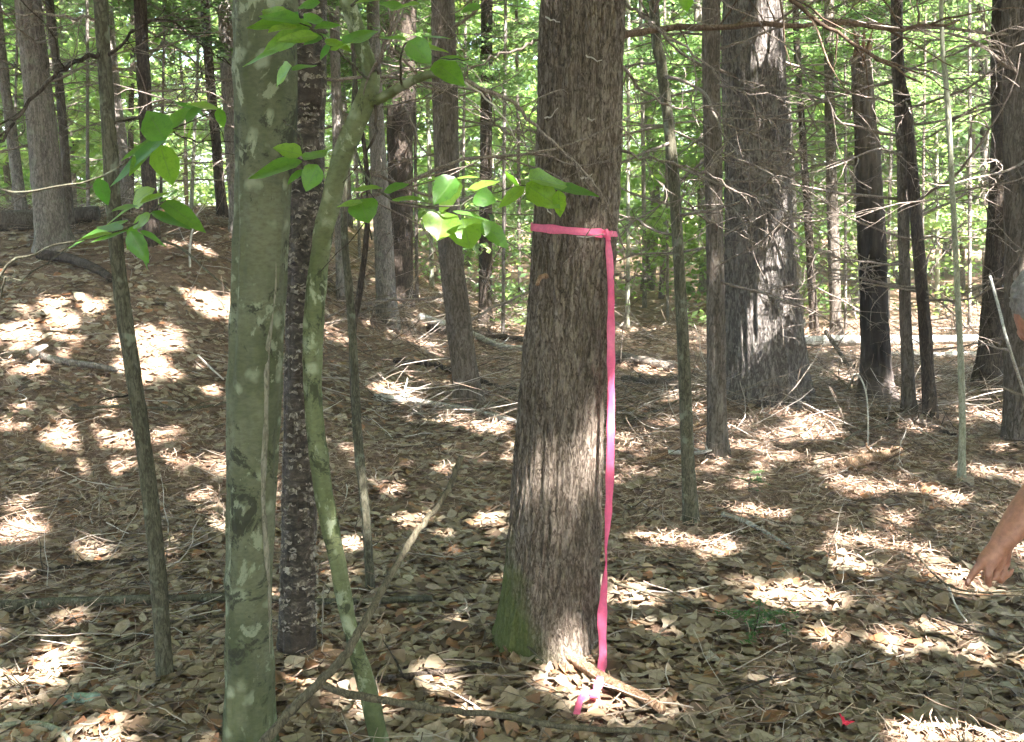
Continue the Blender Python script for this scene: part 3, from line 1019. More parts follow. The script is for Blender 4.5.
# pale seam on the trunk: a long wound
Yq = MAPLE['Y']
def seam():
    mb = MB()
    pts = [(276, 215), (279, 280), (272, 350), (270, 420), (267, 480), (269, 540), (272, 600), (275, 650)]
    P = []
    R = []
    S = MAPLE['S']
    for k, (px, py) in enumerate(pts):
        q = at(px, py, Yq)
        cx, cyy = MAPLE['xy_at'](q.z); r = MAPLE['r_at'](q.z)
        dx = max(-0.93, min(0.93, (q.x - cx) / r))
        P.append((cx + r * dx, cyy - r * math.sqrt(1 - dx * dx), q.z)); R.append([0.001, .004, .007, .009, .008, .007, .005, .001][k])
    P = catmull(np.c_[np.array(P), R], 60)
    P[:, 3] *= 1 + 0.3 * vnoise(np.arange(60) * 0.5, np.zeros(60))
    P[:, 1] += 0.003
    tube(mb, P[:, :3], np.maximum(P[:, 3], 0.001), 10, None, True, True)
    mb.build('bark_scar', M['scar'], MAPLE['root'], MAPLE['foot'])
seam()

BIRCH = make_tree('birch_tree', 'dark birch trunk with curling flaky bark just behind the smooth maple', 'tree',
                  [(296, 652, 40), (298, 600, 36), (300, 480, 34), (304, 300, 34), (306, 100, 36), (307, 0, 36)], 'birch', 11, sides=70, rows=260,
                  depth=0.006, kt=3.0, kz=9.0, flare=0.12, fl_h=0.10, dead=3, zlo=1.2, dead_len=0.7, crown=1500, seed=9)
def birch_curls():
    S = BIRCH['S']; f = BIRCH['foot']
    mb = MB()
    for k in range(800):
        z = f.z + rng.uniform(0.1, 2.5)
        a = rng.uniform(PI, 2 * PI) if rng.uniform() < 0.75 else rng.uniform(0, 2 * PI)
        x, y = BIRCH['xy_at'](z); r = BIRCH['r_at'](z)
        w = rng.uniform(0.10, 0.55); h = rng.uniform(0.004, 0.015); curl = rng.uniform(0.25, 1.2)
        V = []
        for i in range(5):
            u = i / 4
            aa = a + (u - 0.5) * w
            for j in range(3):
                t = j / 2
                off = 0.003 + h * 0.9 * math.sin(t * curl * 1.6) * (0.4 + 0.6 * u)
                V.append((x + (r + off) * math.cos(aa), y + (r + off) * math.sin(aa), z - h * t * math.cos(t * curl) + 0.003 * math.sin(u * 7 + k)))
        F = [(i * 3 + j, (i + 1) * 3 + j, (i + 1) * 3 + j + 1, i * 3 + j + 1) for i in range(4) for j in range(2)]
        mb.add(V, F)
    o = mb.build('peeling_bark', M['flake'], BIRCH['root'], f)
    o['kind'] = 'stuff'
birch_curls()

CROOK_Y = 2.62
def slim(name, label, pix, mat, group=None, sides=24, rows=140, depth=0.002, up=None, crown=0, crown_r=1.2, seed=1, flare=0.15):
    """a slender crooked stem drawn through (px, py, width, Y)"""
    pts = []
    for (px, py, w, Y) in pix:
        q = at(px, py, Y); pts.append([q.x, q.y, q.z, w * 0.5 * ppm(Y)])
    foot = Vector((pts[0][0], pts[0][1], hz(pts[0][0], pts[0][1])))
    if pts[0][2] > foot.z + 0.05:
        pts.insert(0, [foot.x, foot.y, foot.z, pts[0][3] * 1.05])
    pts.insert(0, [foot.x, foot.y, foot.z - 0.06, pts[0][3] * 1.05])
    pts = [p for i, p in enumerate(pts) if i == 0 or p[2] > pts[0][2] + 0.02]
    root = empty(name, foot, label, 'sapling' if 'sapling' in name else 'tree', group)
    P = np.array(pts)
    S = catmull(P, rows)
    if up:
        d = S[-1] - S[-6]; d = d / np.linalg.norm(d[:3])
        k = np.linspace(0.15, up, 8)[:, None]
        T = S[-1] + d * k; T[:, 2] = S[-1, 2] + k[:, 0] * 0.92
        T[:, 0] = S[-1, 0] + d[0] * k[:, 0] * 0.3; T[:, 1] = S[-1, 1]
        T[:, 3] = np.linspace(S[-1, 3], S[-1, 3] * 0.25, 8)
        S = np.vstack([S, T])
    mb = MB()
    tube(mb, S[:, :3], S[:, 3], sides, bark_disp(depth, 2.5, 8, flare, 0.06, 3, seed, 0.06, 0.06, 16), True, True)
    mb.build('trunk', M[mat], root, foot)
    info = dict(root=root, foot=foot, Y=pix[0][3], S=S, r_at=lambda z: np.interp(z, S[:, 2], S[:, 3]), xy_at=lambda z: (np.interp(z, S[:, 2], S[:, 0]), np.interp(z, S[:, 2], S[:, 1])))
    if crown:
        c = S[-1, :3] - np.array([0, 0, 0.5])
        C = blob_points(c, (crown_r, crown_r, 0.9), crown); C = C[C[:, 2] > 3.2]
        C = C[keep_mask(C, .06)]
        cb = MB(); leaf_cloud(cb, C, rng.uniform(0.07, 0.13, len(C)), 0.6, 0.5)
        cb.build('crown', M['canopy'], root, foot, smooth=False)
    return info


CROOK = slim('crooked_sapling', 'crooked slender sapling with green lichen stem that forks near its top',
             [(384, 760, 18, 2.62), (368, 690, 18, 2.62), (349, 620, 15, 2.62), (335, 550, 16, 2.62), (323, 490, 17, 2.62), (313, 400, 17, 2.62), (313, 330, 19, 2.62), (320, 250, 19, 2.60), (333, 190, 19, 2.58), (345, 150, 19, 2.56), (360, 112, 19, 2.55), (371, 78, 17, 2.55), (362, 45, 15, 2.55), (347, 0, 15, 2.55), (340, -20, 14, 2.55)],
             'smooth_slim', up=3.2, crown=700, seed=5, depth=0.005)
_, forkP = add_branch(CROOK, [(368, 104, 2.55), (385, 96, 2.53), (402, 86, 2.5), (425, 76, 2.47), (440, 74, 2.45)], 0.0135, 0.009, 'smooth_slim', 'fork', 20, 12, 0.001)
add_branch(CROOK, [(438, 74, 2.45), (462, 80, 2.45), (490, 92, 2.45), (517, 104, 2.46), (527, 118, 2.48), (548, 138, 2.5), (575, 163, 2.52), (600, 192, 2.55), (625, 250, 2.6)], 0.0055, 0.0014, 'bark_twig', 'dead_branch', 40, 7, 0.002, twigs=9)
add_branch(CROOK, [(463, 80, 2.45), (480, 92, 2.44), (500, 112, 2.44), (520, 145, 2.43)], 0.0028, 0.001, 'palewood', 'dead_branch', 16, 5, 0.002)
add_branch(CROOK, [(371, 80, 2.55), (382, 50, 2.5), (392, 22, 2.48), (400, -10, 2.46)], 0.005, 0.003, 'bark_twig', 'branch', 16, 6, 0.003, twigs=4)
add_branch(CROOK, [(376, 76, 2.55), (384, 45, 2.45), (402, 12, 2.4), (404, -10, 2.4)], 0.004, 0.002, 'bark_twig', 'branch', 16, 6, 0.003, twigs=3)
add_branch(CROOK, [(374, 100, 2.55), (377, 130, 2.5), (366, 150, 2.48), (367, 200, 2.46), (372, 240, 2.45)], 0.004, 0.0015, 'bark_dark', 'twig', 16, 6, 0.003, twigs=3)

THIN = slim('sapling', 'thin dark sapling standing alone left of the smooth maple', [(165, 682, 17, None), (157, 560, 17, None), (143, 440, 16, None), (128, 340, 15, None), (117, 260, 14, None), (112, 180, 14, None), (106, 90, 13, None), (100, 0, 13, None)] if False else
            [(x, y, w, ground(165, 680).y) for (x, y, w) in [(165, 682, 17), (157, 560, 17), (143, 440, 16), (128, 340, 15), (117, 260, 14), (112, 180, 14), (106, 90, 13), (100, -10, 13)]],
            'bark_sapling', up=4.0, crown=500, seed=6)
TY = THIN['Y']
add_branch(THIN, [(101, 53, TY), (75, 62, TY - .1), (52, 80, TY - .2), (21, 112, TY - .3), (0, 141, TY - .4), (-30, 170, TY - .5)], 0.007, 0.003, 'bark_dark', 'dead_branch', 24, 7, 0.004, twigs=5)
add_branch(THIN, [(99, 20, TY), (60, 16, TY - .1), (20, 14, TY - .1), (-20, 10, TY - .2)], 0.005, 0.002, 'bark_twig', 'dead_branch', 20, 6, 0.004, twigs=6)
add_branch(THIN, [(104, 60, TY), (150, 20, TY - .1), (185, 30, TY - .1), (215, 55, TY - .2), (240, 70, TY - .2)], 0.005, 0.0015, 'bark_dark', 'dead_branch', 22, 6, 0.005, twigs=8)
add_branch(THIN, [(110, 125, TY), (150, 118, TY), (190, 140, TY), (240, 142, TY)], 0.004, 0.0012, 'bark_dark', 'dead_branch', 20, 6, 0.005, twigs=6)
add_branch(THIN, [(112, 190, TY), (60, 186, TY - .1), (20, 195, TY - .2), (-20, 190, TY - .2)], 0.004, 0.0012, 'bark_twig', 'dead_branch', 20, 6, 0.004, twigs=5)
add_branch(THIN, [(128, 395, TY), (110, 398, TY - .1), (98, 403, TY - .2)], 0.004, 0.002, 'bark_dark', 'dead_branch', 8, 6, 0.002)

gy = ground(370, 590).y
PAIR1 = slim('sapling', 'thin bare sapling pair stem leaning just right of the crooked sapling', [(x, y, w, gy) for (x, y, w) in [(371, 592, 9), (366, 520, 9), (358, 440, 9), (354, 360, 8), (350, 300, 8), (344, 230, 7), (346, 180, 5), (352, 140, 4)]], 'bark_sapling', up=0.4, seed=8)
gy2 = ground(366, 540).y
PAIR2 = slim('sapling', 'thinner stem twisting up close behind the thin bare sapling pair stem', [(x, y, w, gy2) for (x, y, w) in [(368, 540, 7), (358, 450, 7), (352, 350, 6), (360, 290, 6), (366, 240, 5), (368, 180, 4), (356, 90, 4), (352, 20, 4)]], 'bark_dark', up=0.8, seed=12)

# ---------------------------------------------------------------- the trees of the middle and far wood
T = {}
def tr(key, name, label, path, bark, **kw):
    T[key] = make_tree(name, label, 'tree', path, bark, **kw)

tr('a', 'hemlock_tree', 'thick grey hemlock at far left rooted on the slope crest', [(28, 0, 23), (41, 120, 27), (51, 220, 30), (55, 246, 36)], 'bark_grey', sides=60, rows=140, depth=0.012, kt=6, dead=14, boughs=6, crown=2200)
tr('b', 'hemlock_tree', 'slim dark trunk just right of the thick far-left hemlock', [(49, 0, 8), (60, 90, 8), (68, 200, 9), (70, 228, 10)], 'bark_brown', dead=18, boughs=5, crown=1200)
tr('c', 'hemlock_tree', 'thin leaning trunk at the left edge of the photo', [(-2, 20, 9), (10, 120, 10), (24, 222, 12)], 'bark_grey', dead=15, boughs=4, crown=800)
tr('e', 'hemlock_tree', 'broad pale trunk half hidden behind the thin dark sapling', [(110, 60, 14), (119, 140, 15), (127, 212, 16)], 'bark_grey', dead=12, boughs=4, crown=1200)
tr('f', 'hemlock_tree', 'straight dark trunk on the mound right of the pale half-hidden trunk', [(140, 0, 12), (146, 120, 13), (152, 243, 15)], 'bark_dark', dead=18, boughs=5, crown=1200)
tr('g', 'hemlock_tree', 'very thin dark pole between the half-hidden pale trunk and the straight mound trunk', [(133, 20, 5), (131, 120, 5), (131, 210, 6)], 'bark_dark', dead=9, boughs=1, crown=400)
tr('h', 'hemlock_tree', 'dark slim trunk on the crest left of the smooth maple', [(207, 40, 9), (214, 120, 9), (223, 216, 11)], 'bark_dark', dead=18, boughs=5, crown=900)
tr('i', 'hemlock_tree', 'paler trunk close against the left side of the smooth maple', [(226, 20, 15), (232, 120, 16), (240, 232, 19)], 'bark_grey', dead=15, boughs=4, crown=1200)
tr('j', 'hemlock_tree', 'thin brown pole standing on the crest between the mound trunk and the slim dark one', [(170, 60, 5), (173, 140, 5), (175, 205, 6)], 'bark_brown', dead=9, boughs=3, crown=400)
tr('k0', 'hemlock_tree', 'slim pale trunk seen between the flaky birch and the crooked sapling', [(334, 0, 10), (338, 150, 10), (343, 302, 12)], 'bark_grey', dead=12, boughs=8, crown=900)
tr('k1', 'hemlock_tree', 'pale grey trunk leaning against the dark trunk of a pair beyond the crooked sapling', [(374, 40, 12), (378, 150, 16), (383, 230, 18), (388, 322, 21)], 'bark_grey', sides=30, rows=80, dead=14, boughs=8, crown=1200)
tr('k2', 'hemlock_tree', 'dark thick trunk of the pair beyond the crooked sapling', [(401, 0, 29), (400, 150, 25), (399, 298, 26)], 'bark_dark', sides=36, rows=90, depth=0.012, kt=5, dead=15, boughs=8, crown=1600)
tr('l', 'hemlock_tree', 'brown hemlock with a curved foot left of the taped hemlock', [(443, 0, 22), (446, 130, 24), (449, 230, 24), (458, 320, 25), (471, 408, 29)], 'bark_brown', sides=44, rows=160, depth=0.008, kt=5, dead=21, boughs=2, crown=1600)
tr('m', 'hemlock_tree', 'slim straight dark trunk between the curved hemlock and the taped hemlock', [(487, 0, 11), (486, 150, 12), (485, 326, 14)], 'bark_dark', dead=21, boughs=8, crown=1200)
tr('o', 'young_hemlock', 'slender bare hemlock pole nearest the right of the taped hemlock', [(653, -10, 9), (662, 70, 10), (673, 170, 11), (683, 340, 12), (692, 523, 15)], 'bark_sapling', sides=24, rows=160, depth=0.003, dead=14, zlo=0.9, crown=500, crown_r=1.2, height_m=8, dead_len=0.7)
tr('p', 'young_hemlock', 'straight bare trunk standing in front of the biggest hemlock', [(711, 0, 17), (714, 200, 17), (717, 400, 19), (719, 456, 22)], 'bark_brown', sides=36, rows=180, depth=0.005, kt=4, dead=21, zlo=0.6, crown=1200, dead_len=0.8)
tr('q', 'hemlock_tree', 'narrow pale trunk far behind, between the two bare poles', [(698, 20, 8), (701, 150, 9), (705, 292, 11)], 'bark_grey', dead=15, boughs=10, crown=700)
tr('r', 'hemlock_tree', 'biggest hemlock on the right, very thick ridged trunk on a needle mound', [(753, 0, 55), (757, 150, 60), (761, 280, 68), (766, 360, 76), (769, 397, 84)], 'bark_big', sides=180, rows=300, depth=0.022, kt=7, kz=1.6, flare=0.16, fl_h=0.22, height_m=16, dead=21, zlo=0.7, crown=3000, crown_r=2.8, dead_len=1.2)
tr('s', 'hemlock_tree', 'pale narrow trunk tucked behind the right side of the biggest hemlock', [(781, 20, 13), (787, 170, 15), (796, 325, 18)], 'bark_grey', dead=15, boughs=10, crown=900)
tr('t', 'hemlock_tree', 'thin dark pole between the biggest hemlock and the tan trunk', [(796, 20, 6), (805, 170, 7), (816, 336, 9)], 'bark_dark', dead=15, boughs=10, crown=600)
tr('u', 'hemlock_tree', 'straight tan trunk left of the charred snag', [(829, 20, 9), (831, 150, 10), (837, 336, 13)], 'bark_brown', dead=12, boughs=10, crown=900)
tr('v', 'dead_tree', 'charred black snag with a pale broken top', [(860, 56, 17), (866, 130, 22), (871, 220, 26), (875, 330, 28), (877, 396, 34)], 'snag', sides=60, rows=160, depth=0.012, kt=5, dead=18, dead_len=0.6, crown=0, broken=True, zlo=0.9)
tr('w', 'young_hemlock', 'left one of two slim crossing trunks right of the charred snag', [(897, 0, 11), (902, 150, 11), (905, 300, 11), (911, 412, 14)], 'bark_brown', rows=100, dead=20, boughs=2, crown=700)
tr('x', 'young_hemlock', 'right one of two slim crossing trunks, leaning left towards its top', [(898, 30, 8), (907, 110, 9), (917, 230, 11), (926, 340, 12), (933, 416, 14)], 'bark_dark', rows=100, dead=18, boughs=2, crown=700)
tr('y', 'sapling', 'thin pale green sapling pole with smooth bark near the right edge', [(941, 0, 4), (948, 110, 5), (956, 260, 5.5), (962, 400, 6.5), (963, 481, 8)], 'bark_pale', rows=120, sides=18, depth=0.001, dead=6, zlo=0.8, dead_len=0.5, crown=400, crown_r=1.0, height_m=7)
tr('z', 'hemlock_tree', 'thin dark far pole left of the flared dark trunk', [(981, 0, 7), (985, 160, 8), (988, 304, 9)], 'bark_dark', dead=15, boughs=10, crown=700)
tr('aa', 'hemlock_tree', 'dark trunk with a flared foot near the right edge', [(1000, 0, 14), (1000, 150, 16), (996, 260, 20), (992, 340, 25), (990, 387, 36)], 'bark_dark', sides=40, rows=110, depth=0.01, kt=5, dead=16, boughs=2, crown=1400)
tr('bb', 'hemlock_tree', 'wide brown trunk cut off by the right edge of the photo', [(1026, 0, 40), (1027, 200, 40), (1029, 440, 44)], 'bark_brown', sides=60, rows=140, depth=0.012, kt=6, dead=14, boughs=0, zlo=1.4, crown=1600)
for k, (px, dep, w) in enumerate([(12, 12, 4), (88, 13, 5), (160, 13, 4), (190, 12.5, 5), (318, 14, 5), (360, 13, 4), (417, 12.5, 5), (432, 15, 6), (462, 14, 4), (503, 12, 5), (520, 15, 5), (628, 13, 5), (645, 15.5, 6), (668, 14, 4),
                                  (735, 14, 5), (812, 15, 5), (846, 12.5, 4), (888, 14, 5), (922, 12.5, 4), (938, 15, 6), (970, 13, 5), (1008, 14, 4)]):
    w = w * 0.78
    Xk = (px - W_ / 2) / FPX * dep; zk = hz(Xk, dep)
    pyk = H_ / 2 - FPX * math.tan(math.atan((zk - CAM_Z) / dep) + PITCH)
    lean = rng.uniform(-10, 10)
    make_tree('far_sapling', 'slim bare sapling, one of many among the far trunks beyond the clearing', 'sapling', [(px - lean, 0, w * .8), (px - lean * .4, 150, w * .9), (px, pyk, w)], ['bark_grey', 'bark_grey', 'bark_brown', 'bark_pale'][k % 4],
              group='slim saplings in the far wood', sides=8, rows=30, depth=0.002, dead=9, zlo=0.5, dead_len=0.75, crown=350, crown_r=1.1, height_m=8, boughs=2)
# trunks outside the picture that bound the clearing are left to the woods beyond

# ---------------------------------------------------------------- near leaves
def leaf_obj(root, foot, b, tip, wf, face, Y, dY, parent_o=None, k=0, mat='leaf'):
    """one ovate leaf between two pixels; face 0 edge-on and level, 1 turned to the camera"""
    B = np.array(at(b[0], b[1], Y)); Tt = np.array(at(tip[0], tip[1], Y + dY))
    ax = Tt - B; L = np.linalg.norm(ax); ax /= L
    up = np.array([0, -1.0, 0.35]) * face + np.array([0.1 * math.sin(k * 3.1), -0.25, 1.0]) * (1 - face)
    side = np.cross(up, ax); side /= np.linalg.norm(side)
    nrm = np.cross(ax, side)
    nu, nv = 9, 5
    V = []; UV = []
    bend = rng.uniform(-0.12, 0.05); fold = rng.uniform(0.12, 0.32); wav = rng.uniform(0, 6)
    for i in range(nu):
        u = i / (nu - 1)
        w = wf * L * 0.5 * (max(u, 1e-6) ** 0.55 * max(1 - u, 0) ** 0.95) / 0.373 * (1 + 0.06 * math.sin(u * 23 + wav))
        if i == nu - 1: w = 0.0006
        if i == 0: w = 0.0015
        for j in range(nv):
            v = (j / (nv - 1) - 0.5) * 2
            h = L * (bend * (u ** 2) + 0) + abs(v) * w * fold + 0.04 * L * math.sin(u * 9 + wav) * abs(v) * wf
            V.append(B + ax * L * u + side * w * v + nrm * h)
            UV.append((u, (v + 1) / 2))
    F = [(i * nv + j, i * nv + j + 1, (i + 1) * nv + j + 1, (i + 1) * nv + j) for i in range(nu - 1) for j in range(nv - 1)]
    mb = MB(); mb.add(np.array(V), F)
    # petiole
    return mb.build('leaf', M[mat], parent_o if parent_o else root, foot, uv=UV)


def leafy(info, twig, r0, r1, leaves, Y, mat='bark_sapling', wscale=1.0):
    """a twig through pixels carrying leaves: branch > leaf"""
    br, P = add_branch(info, twig, r0, r1, mat, 'branch', 26, 6, 0.0015)
    f = info['foot']
    for k, (bx, by, tx, ty, wf, face) in enumerate(leaves):
        y0 = Y + rng.uniform(-0.10, 0.10)
        o = leaf_obj(info['root'], f, (bx, by), (tx, ty), wf * (1.22 if info is not shinfo else 1.02), face, y0, rng.uniform(-0.05, 0.05) * (1 if face > .5 else 1.6), br, k)
    return br


# a young leafy shrub whose stem stands just outside the left edge
lx = at(-40, 300, 2.3)
SH = empty('leafy_shrub', Vector((lx.x, 2.3, hz(lx.x, 2.3))), 'broad-leaved shrub reaching in from the left edge with dark green leaves', 'shrub')
shinfo = dict(root=SH, foot=SH.location.copy())
mbs = MB()
stp = catmull(np.array([[lx.x, 2.3, hz(lx.x, 2.3) - .05], [lx.x - .02, 2.3, 0.6], [lx.x + .03, 2.3, 1.15], [lx.x - .02, 2.32, 1.7], [lx.x - .05, 2.3, 2.2]]), 30)
tube(mbs, stp, np.linspace(0.010, 0.004, 30), 10)
mbs.build('stem', M['bark_sapling'], SH, SH.location)
leafy(shinfo, [Vector(stp[15]), (0, 276, 2.28), (36, 252, 2.25), (75, 241, 2.22), (128, 229, 2.2), (150, 212, 2.2), (166, 200, 2.2)], 0.004, 0.0015,
      [(133, 204, 153, 188, .6, .8), (140, 203, 169, 193, .35, .4), (163, 200, 206, 233, .30, .5), (151, 212, 191, 231, .3, .3), (133, 207, 105, 224, .24, .2), (128, 221, 65, 243, .22, .3), (128, 230, 91, 243, .26, .3),
       (140, 231, 168, 245, .34, .4), (130, 231, 148, 263, .52, .9), (133, 228, 150, 211, .4, .6), (146, 256, 145, 270, .5, .8), (150, 214, 137, 229, .6, .6), (138, 206, 112, 208, .34, .4), (158, 204, 186, 214, .3, .4), (122, 229, 96, 226, .3, .3), (136, 226, 128, 250, .45, .8), (112, 233, 78, 240, .26, .3), (164, 200, 180, 192, .4, .5)], 2.2)
leafy(shinfo, [Vector(stp[22]), (0, 190, 2.28), (60, 186, 2.22), (98, 178, 2.2), (140, 152, 2.18), (172, 130, 2.16), (205, 116, 2.15), (222, 108, 2.15)], 0.0035, 0.0012,
      [(171, 131, 106, 184, .24, .4), (165, 140, 147, 111, .75, .9), (160, 145, 173, 185, .66, .95), (170, 128, 192, 105, .45, .7), (222, 110, 187, 103, .45, .5), (193, 120, 189, 138, .6, .7), (98, 178, 108, 205, .5, .5), (218, 108, 224, 128, .5, .5), (176, 128, 150, 134, .45, .6), (168, 134, 120, 160, .3, .4), (186, 122, 206, 100, .4, .5), (150, 148, 128, 172, .34, .5), (205, 116, 176, 100, .4, .5)], 2.16)
add_branch(shinfo, [Vector(stp[10]), (0, 300, 2.3), (20, 280, 2.28), (50, 262, 2.2), (75, 241, 2.15)], 0.003, 0.0015, 'bark_sapling', 'branch', 16, 6, 0.002)

leafy(CROOK, [(352, 140, 2.56), (368, 180, 2.45), (392, 200, 2.35), (420, 205, 2.28), (455, 206, 2.25), (480, 196, 2.25), (526, 186, 2.27), (558, 189, 2.3)], 0.0035, 0.0012,
      [(444, 211, 438, 242, .92, 1), (462, 219, 471, 250, .86, 1), (482, 222, 509, 248, .42, .8), (455, 177, 434, 205, .6, .7), (459, 179, 439, 213, .42, .8), (447, 178, 418, 181, .26, .2), (468, 190, 500, 180, .36, .3),
       (474, 196, 496, 203, .75, .8), (526, 184, 560, 208, .60, .8), (530, 178, 568, 186, .5, .5), (548, 186, 598, 191, .26, .3), (558, 190, 561, 219, .36, .9), (524, 187, 498, 207, .36, .7), (453, 211, 491, 220, .2, .2), (457, 178, 480, 178, .24, .2),
       (362, 203, 336, 205, .34, .4), (360, 199, 369, 223, .9, .9), (355, 190, 382, 186, .34, .3), (384, 192, 408, 182, .4, .5), (392, 200, 425, 198, .24, .3), (516, 186, 505, 172, .4, .5)], 2.25)
leafy(CROOK, [(371, 82, 2.55), (350, 62, 2.4), (325, 40, 2.25), (305, 24, 2.2), (280, 20, 2.2)], 0.0035, 0.0012,
      [(305, 23, 246, 26, .34, .6), (312, 26, 263, 52, .42, .7), (278, 51, 241, 64, .24, .4), (292, 66, 274, 86, .55, .7), (292, 70, 317, 62, .28, .4), (320, 3, 297, 7, .5, .6), (304, 21, 323, 20, .6, .8), (314, 28, 341, 25, .4, .5), (325, 34, 304, 46, .42, .5),
       (343, 44, 378, 29, .34, .5), (298, 12, 285, 30, .4, .6), (330, 44, 320, 60, .4, .5), (300, 22, 258, 14, .34, .5), (318, 36, 276, 40, .36, .6), (296, 26, 268, 34, .36, .5), (336, 50, 352, 40, .4, .5), (325, 40, 352, 52, .32, .4), (286, 20, 262, 6, .4, .5)], 2.2)
leafy(CROOK, [(402, 86, 2.5), (400, 60, 2.4), (410, 42, 2.3), (440, 58, 2.25), (476, 60, 2.2)], 0.003, 0.0012,
      [(408, 41, 431, 64, .66, .9), (434, 62, 464, 83, .5, .8), (406, 40, 379, 36, .28, .3), (412, 42, 448, 54, .3, .3), (440, 58, 476, 62, .34, .3), (422, 37, 453, 36, .24, .2), (480, 5, 461, 13, .4, .6), (402, 8, 379, 2, .42, .5), (355, 3, 380, 0, .34, .4), (395, 10, 420, 2, .4, .4)], 2.24)
leafy(MAPLE, [(282, 120, Yq - .02), (300, 135, 2.35), (303, 158, 2.25), (320, 164, 2.22)], 0.003, 0.0012,
      [(302, 155, 273, 147, .62, .55), (302, 161, 248, 179, .32, .5), (318, 165, 305, 191, .66, .9), (303, 170, 287, 183, .34, .5), (304, 160, 328, 152, .36, .5)], 2.24)
leafy(CROOK, [(347, 10, 2.55), (420, -60, 2.3), (560, -70, 2.2), (680, -20, 2.1), (688, 0, 2.1)], 0.004, 0.001, [(684, -12, 688, 12, .6, .8)], 2.1)

# ---------------------------------------------------------------- pink flagging tape
def ribbon(mb, P, Wd, S, thick=0.0006):
    """P n x 3 centre line, Wd n half widths, S n x 3 side directions"""
    n = len(P)
    V = []
    T_ = np.gradient(P, axis=0)
    for i in range(n):
        s = S[i] / np.linalg.norm(S[i]); nr = np.cross(T_[i], s); nr /= max(np.linalg.norm(nr), 1e-9)
        for (u, d) in ((-1, 1), (-0.33, 1.6), (0.33, 0.4), (1, 1), (1, -1), (0.33, -1.6), (-0.33, -0.4), (-1, -1)):
            V.append(P[i] + s * Wd[i] * u + nr * (thick * d))
    F = [(i * 8 + j, i * 8 + (j + 1) % 8, (i + 1) * 8 + (j + 1) % 8, (i + 1) * 8 + j) for i in range(n - 1) for j in range(8)]
    mb.add(np.array(V), F)


tape_o = at(608, 234, MY - 0.07)
TAPE = empty('flagging_tape', tape_o, 'pink flagging tape tied round the taped hemlock and hanging to the ground', 'tape')
# loop round the trunk
mbt = MB()
n = 90
aL = np.linspace(0, 2 * PI, n)
zr = at(608, 234, MY).z; zl = at(535, 227, MY).z
P = []; S = []
for a in aL:
    z = (zr + zl) / 2 + (zr - zl) / 2 * math.cos(a)
    x, y = MAIN['xy_at'](z); r = MAIN['r_at'](z) + 0.0085
    P.append((x + r * math.cos(a), y + r * math.sin(a), z)); S.append((0.0, 0.0, 1.0))
P = np.array(P)
wv = 0.0125 * (1 + 0.12 * np.sin(aL * 5) + 0.08 * np.sin(aL * 11))
wv = np.where((aL > 5.3) | (aL < 0.35), wv * 0.75, wv)
ribbon(mbt, P, wv, np.array(S), 0.0007)
mbt.build('loop', M['tape'], TAPE, tape_o, smooth=False)
# the knot
mbk = MB()
kp = at(608, 235, MY - 0.145)
x, y = MAIN['xy_at'](kp.z); r = MAIN['r_at'](kp.z)
kx = kp.x; ky = y - math.sqrt(max(0.0004, (r + 0.012) ** 2 - min(kx - x, r) ** 2)) - 0.006
K = Vector((kx, ky, kp.z))
tube(mbk, catmull(np.array([K + Vector((-0.014, 0, 0.010)), K + Vector((-0.004, -.008, -.004)), K + Vector((0.006, -.006, -.002)), K + Vector((.016, 0.003, .011))]), 14), 0.0085 * np.array([.5, .7, .9, 1.1, 1, .8, .8, .9, 1, 1.1, 1, .9, .7, .5]), 8)
tube(mbk, catmull(np.array([K + Vector((-0.004, -.008, 0.016)), K + Vector((0.0, -.016, 0.002)), K + Vector((0.003, -.01, -.016))]), 10), np.linspace(0.006, 0.009, 10), 8)
mbk.build('knot', M['tape'], TAPE, tape_o)
# the hanging tail: pixel, distance, half width (px), twist (radians about the hang)
tail = [(608, 240, ky - .012, 2.8, .15), (610, 265, ky - .014, 4.2, .15), (611, 290, ky - .02, 3.8, .5), (611, 320, ky - .016, 4.0, .25), (611, 360, ky - .022, 4.6, -.1), (611, 400, ky - .02, 4.8, .15), (610, 470, ky - .03, 4.9, .1), (608, 520, ky - .04, 3.9, .5), (606, 545, ky - .05, 2.5, 1.0), (606, 566, ky - .05, 2.0, 1.2), (604, 590, ky - .055, 4.0, .5),
        (602, 625, ky - .06, 6.0, .1), (603, 655, ky - .07, 5.2, .4), (600, 678, ky - .09, 5.0, .2), (594, 698, ky - .12, 5.5, -.3)]
tail = [(a, b, min(c, ground(a, b).y - .10) if b > 600 else c, d, e) for a, b, c, d, e in tail]
tp = [list(at(a, b, c)) + [d * ppm(c), e] for a, b, c, d, e in tail]
gE = ground(588, 712); 
tp.append([gE.x + .01, gE.y, gE.z + 0.07, .016, -.6]); 
g2 = ground(580, 716); tp.append([g2.x, g2.y - .02, g2.z + 0.06, .015, .4])
g3 = ground(576, 724); tp.append([g3.x, g3.y - .02, g3.z + 0.04, .014, .2])
TP = catmull(np.array(tp), 160)
TP[:, 1] += 0.003 * vnoise(np.arange(160) * .16, np.zeros(160), 0, 4)
TP[:, 3] *= 0.88 * 1 + 0.14 * vnoise(np.arange(160) * .3, np.zeros(160), 0, 8)
TP[:, 4] += 0.35 * vnoise(np.arange(160) * .22, np.zeros(160), 0, 6)
side = np.stack([np.cos(TP[:, 4]), -np.sin(TP[:, 4]), 0.25 * vnoise(np.arange(160) * .35, np.zeros(160), 0, 3)], 1)
mbt2 = MB(); ribbon(mbt2, TP[:, :3], TP[:, 3], side, 0.0006)
mbt2.build('tail', M['tape'], TAPE, tape_o, smooth=True)

